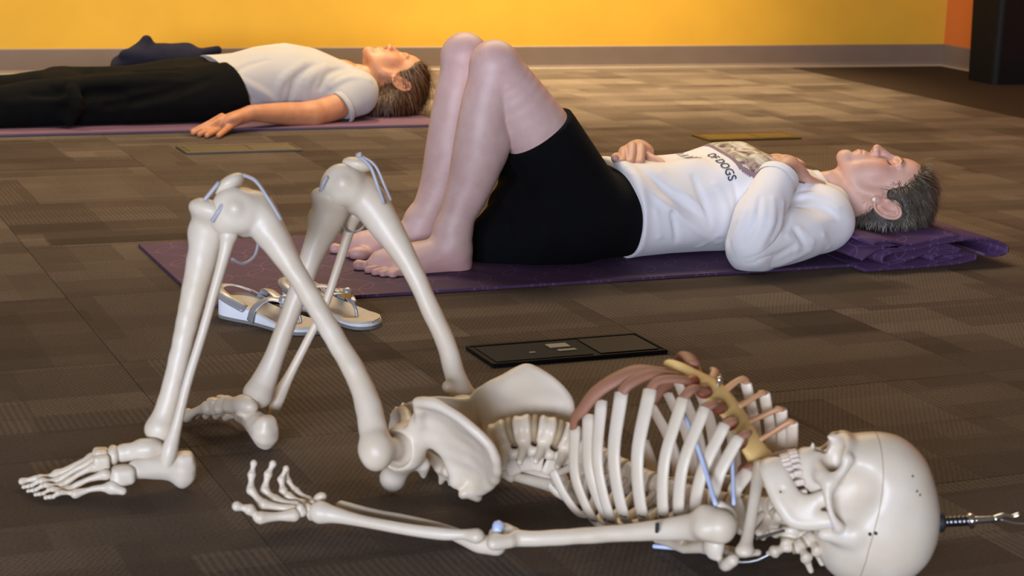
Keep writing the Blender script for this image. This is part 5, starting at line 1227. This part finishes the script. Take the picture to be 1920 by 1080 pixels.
# ================================================================== SANDALS
M_sole = mat('grey_rubber_sole', lin(128, 126, 122), 0.6, 0.15, 30); M_mid = mat('white_foam_midsole', lin(232, 234, 240), 0.5, 0.03, 30); M_bed = mat('pale_footbed', lin(208, 198, 184), 0.55, 0.12, 18)
M_silver = mat('silver_grey_strap', lin(168, 168, 172), 0.32, 0.08, 40, metal=.35); M_gold = mat('amber_trim', lin(186, 140, 70), 0.35, 0.1, 40, metal=.4); M_lining = mat('cream_lining', lin(226, 210, 190), .6, .05, 40)
def sandal(heel, toe, side, label):
    heel = np.array(heel, float); toe = np.array(toe, float); heel[2] = toe[2] = 0; x = unit(toe - heel); y = V(-x[1], x[0], 0) * side; L = np.linalg.norm(toe - heel)
    e = empty('sandal', (heel + toe) / 2); tag(e, label, 'sandal', 'pair of silver sandals')
    g = lambda a, b, c: heel + x * a * L + y * b * L + ZU * c
    # outline half widths along the length (outer, inner)
    st = [(0.0, -.06, .06), (.03, -.115, .115), (.10, -.145, .145), (.25, -.15, .14), (.42, -.145, .115), (.58, -.17, .125), (.74, -.20, .165), (.86, -.185, .18), (.94, -.12, .155), (.985, -.04, .10), (1.0, .02, .05)]
    Q = crom(st, 4); top = lambda t: .040 - .026 * min(1, max(0, (t - .12) / .62)) ** 1.1 + .002 * max(0, (t - .85) / .15)
    def slab(z0, z1, inset):
        n = len(Q); v = []; f = []
        for t, a, b in Q:
            t2 = .5 + (t - .5) * (1 - inset * 2.2)
            for w_ in (a, (a + b) / 2, b):
                w2 = (a + b) / 2 + (w_ - (a + b) / 2) * (1 - inset * 5); v.append(g(t2, w2, z0(t)));
            for w_ in (a, (a + b) / 2, b):
                w2 = (a + b) / 2 + (w_ - (a + b) / 2) * (1 - inset * 5); v.append(g(t2, w2, z1(t) + (0 if w_ != (a + b) / 2 else -.0015)))
        for i in range(n - 1):
            o, p = i * 6, i * 6 + 6
            f += [(o, o + 1, p + 1, p), (o + 1, o + 2, p + 2, p + 1), (o + 3, p + 3, p + 4, o + 4), (o + 4, p + 4, p + 5, o + 5), (o, p, p + 3, o + 3), (o + 2, o + 5, p + 5, p + 2)]
        f += [(0, 3, 4, 1), (1, 4, 5, 2), ((n - 1) * 6, (n - 1) * 6 + 1, (n - 1) * 6 + 4, (n - 1) * 6 + 3), ((n - 1) * 6 + 1, (n - 1) * 6 + 2, (n - 1) * 6 + 5, (n - 1) * 6 + 4)]
        if side > 0: f = [q[::-1] for q in f]
        return np.array(v), f
    obj('outsole', *slab(lambda t: .0005 + .010 * max(0, (.06 - t) / .06), lambda t: .0065 + .004 * max(0, (.06 - t) / .06), .0), M_sole, e, smooth=False)
    obj('midsole', *slab(lambda t: .0065, lambda t: top(t) - .003, .006), M_mid, e, smooth=False)
    obj('footbed', *slab(lambda t: top(t) - .003, lambda t: top(t) + .001, .012), M_bed, e, smooth=False)
    zt = lambda t: top(t) + .002
    def band(name, pts, w_, m, th=.0016): return obj(name, *sweep([g(*p) for p in pts], [w_], [th], n=6, seg=8, ref=lambda P: g(.5, 0, -.02) + x * ((P - g(.5, 0, 0)) @ x)), m, e)
    band('cross_strap', [(.48, .135, .010), (.50, .14, .035), (.56, .06, .052), (.64, -.04, .050), (.72, -.01, .040)], .009, M_silver)
    band('cross_strap', [(.40, -.165, .008), (.44, -.165, .034), (.52, -.09, .054), (.64, -.03, .050), (.72, -.005, .040)], .010, M_silver)
    band('cross_strap', [(.22, .155, .020), (.30, .15, .050), (.42, .05, .062), (.58, -.02, .054)], .010, M_silver)
    obj('toe_post', *sweep([g(.78, 0, zt(.78) - .003), g(.76, 0, .030), g(.70, -.01, .042)], [.0032, .003, .004], seg=8), M_silver, e)
    band('heel_strap', [(.34, -.15, .030), (.16, -.165, .045), (.02, -.10, .054), (-.02, 0, .057), (.02, .10, .054), (.16, .16, .045), (.34, .15, .034)], .010, M_silver, .0022)
    band('strap_lining', [(.30, -.135, .034), (.16, -.150, .046), (.03, -.09, .054), (-.005, 0, .057), (.03, .09, .054), (.16, .145, .046)], .0085, M_lining, .0012)
    obj('strap_bead', *sweep([g(.63, -.03, .050), g(.64, -.03, .060)], [.011, .0095], seg=10), M_silver, e)
    obj('strap_ornament', *box(g(.66, 0, .050) - V(.010, .008, .004), g(.66, 0, .050) + V(.010, .008, .006), .003), M_gold, e, smooth=False)
sandal(Pz(420, 588, .0), Pz(420, 588, .0) + unit(Pz(600, 625, 0) - Pz(420, 588, 0)) * .245, 1, 'silver sandal nearer the camera with white wedge sole showing')
sandal(Pz(542, 573, .0), Pz(542, 573, .0) + unit(Pz(692, 612, 0) - Pz(542, 573, 0)) * .245, -1, 'silver sandal at the mat edge with its rounded toe towards the right')
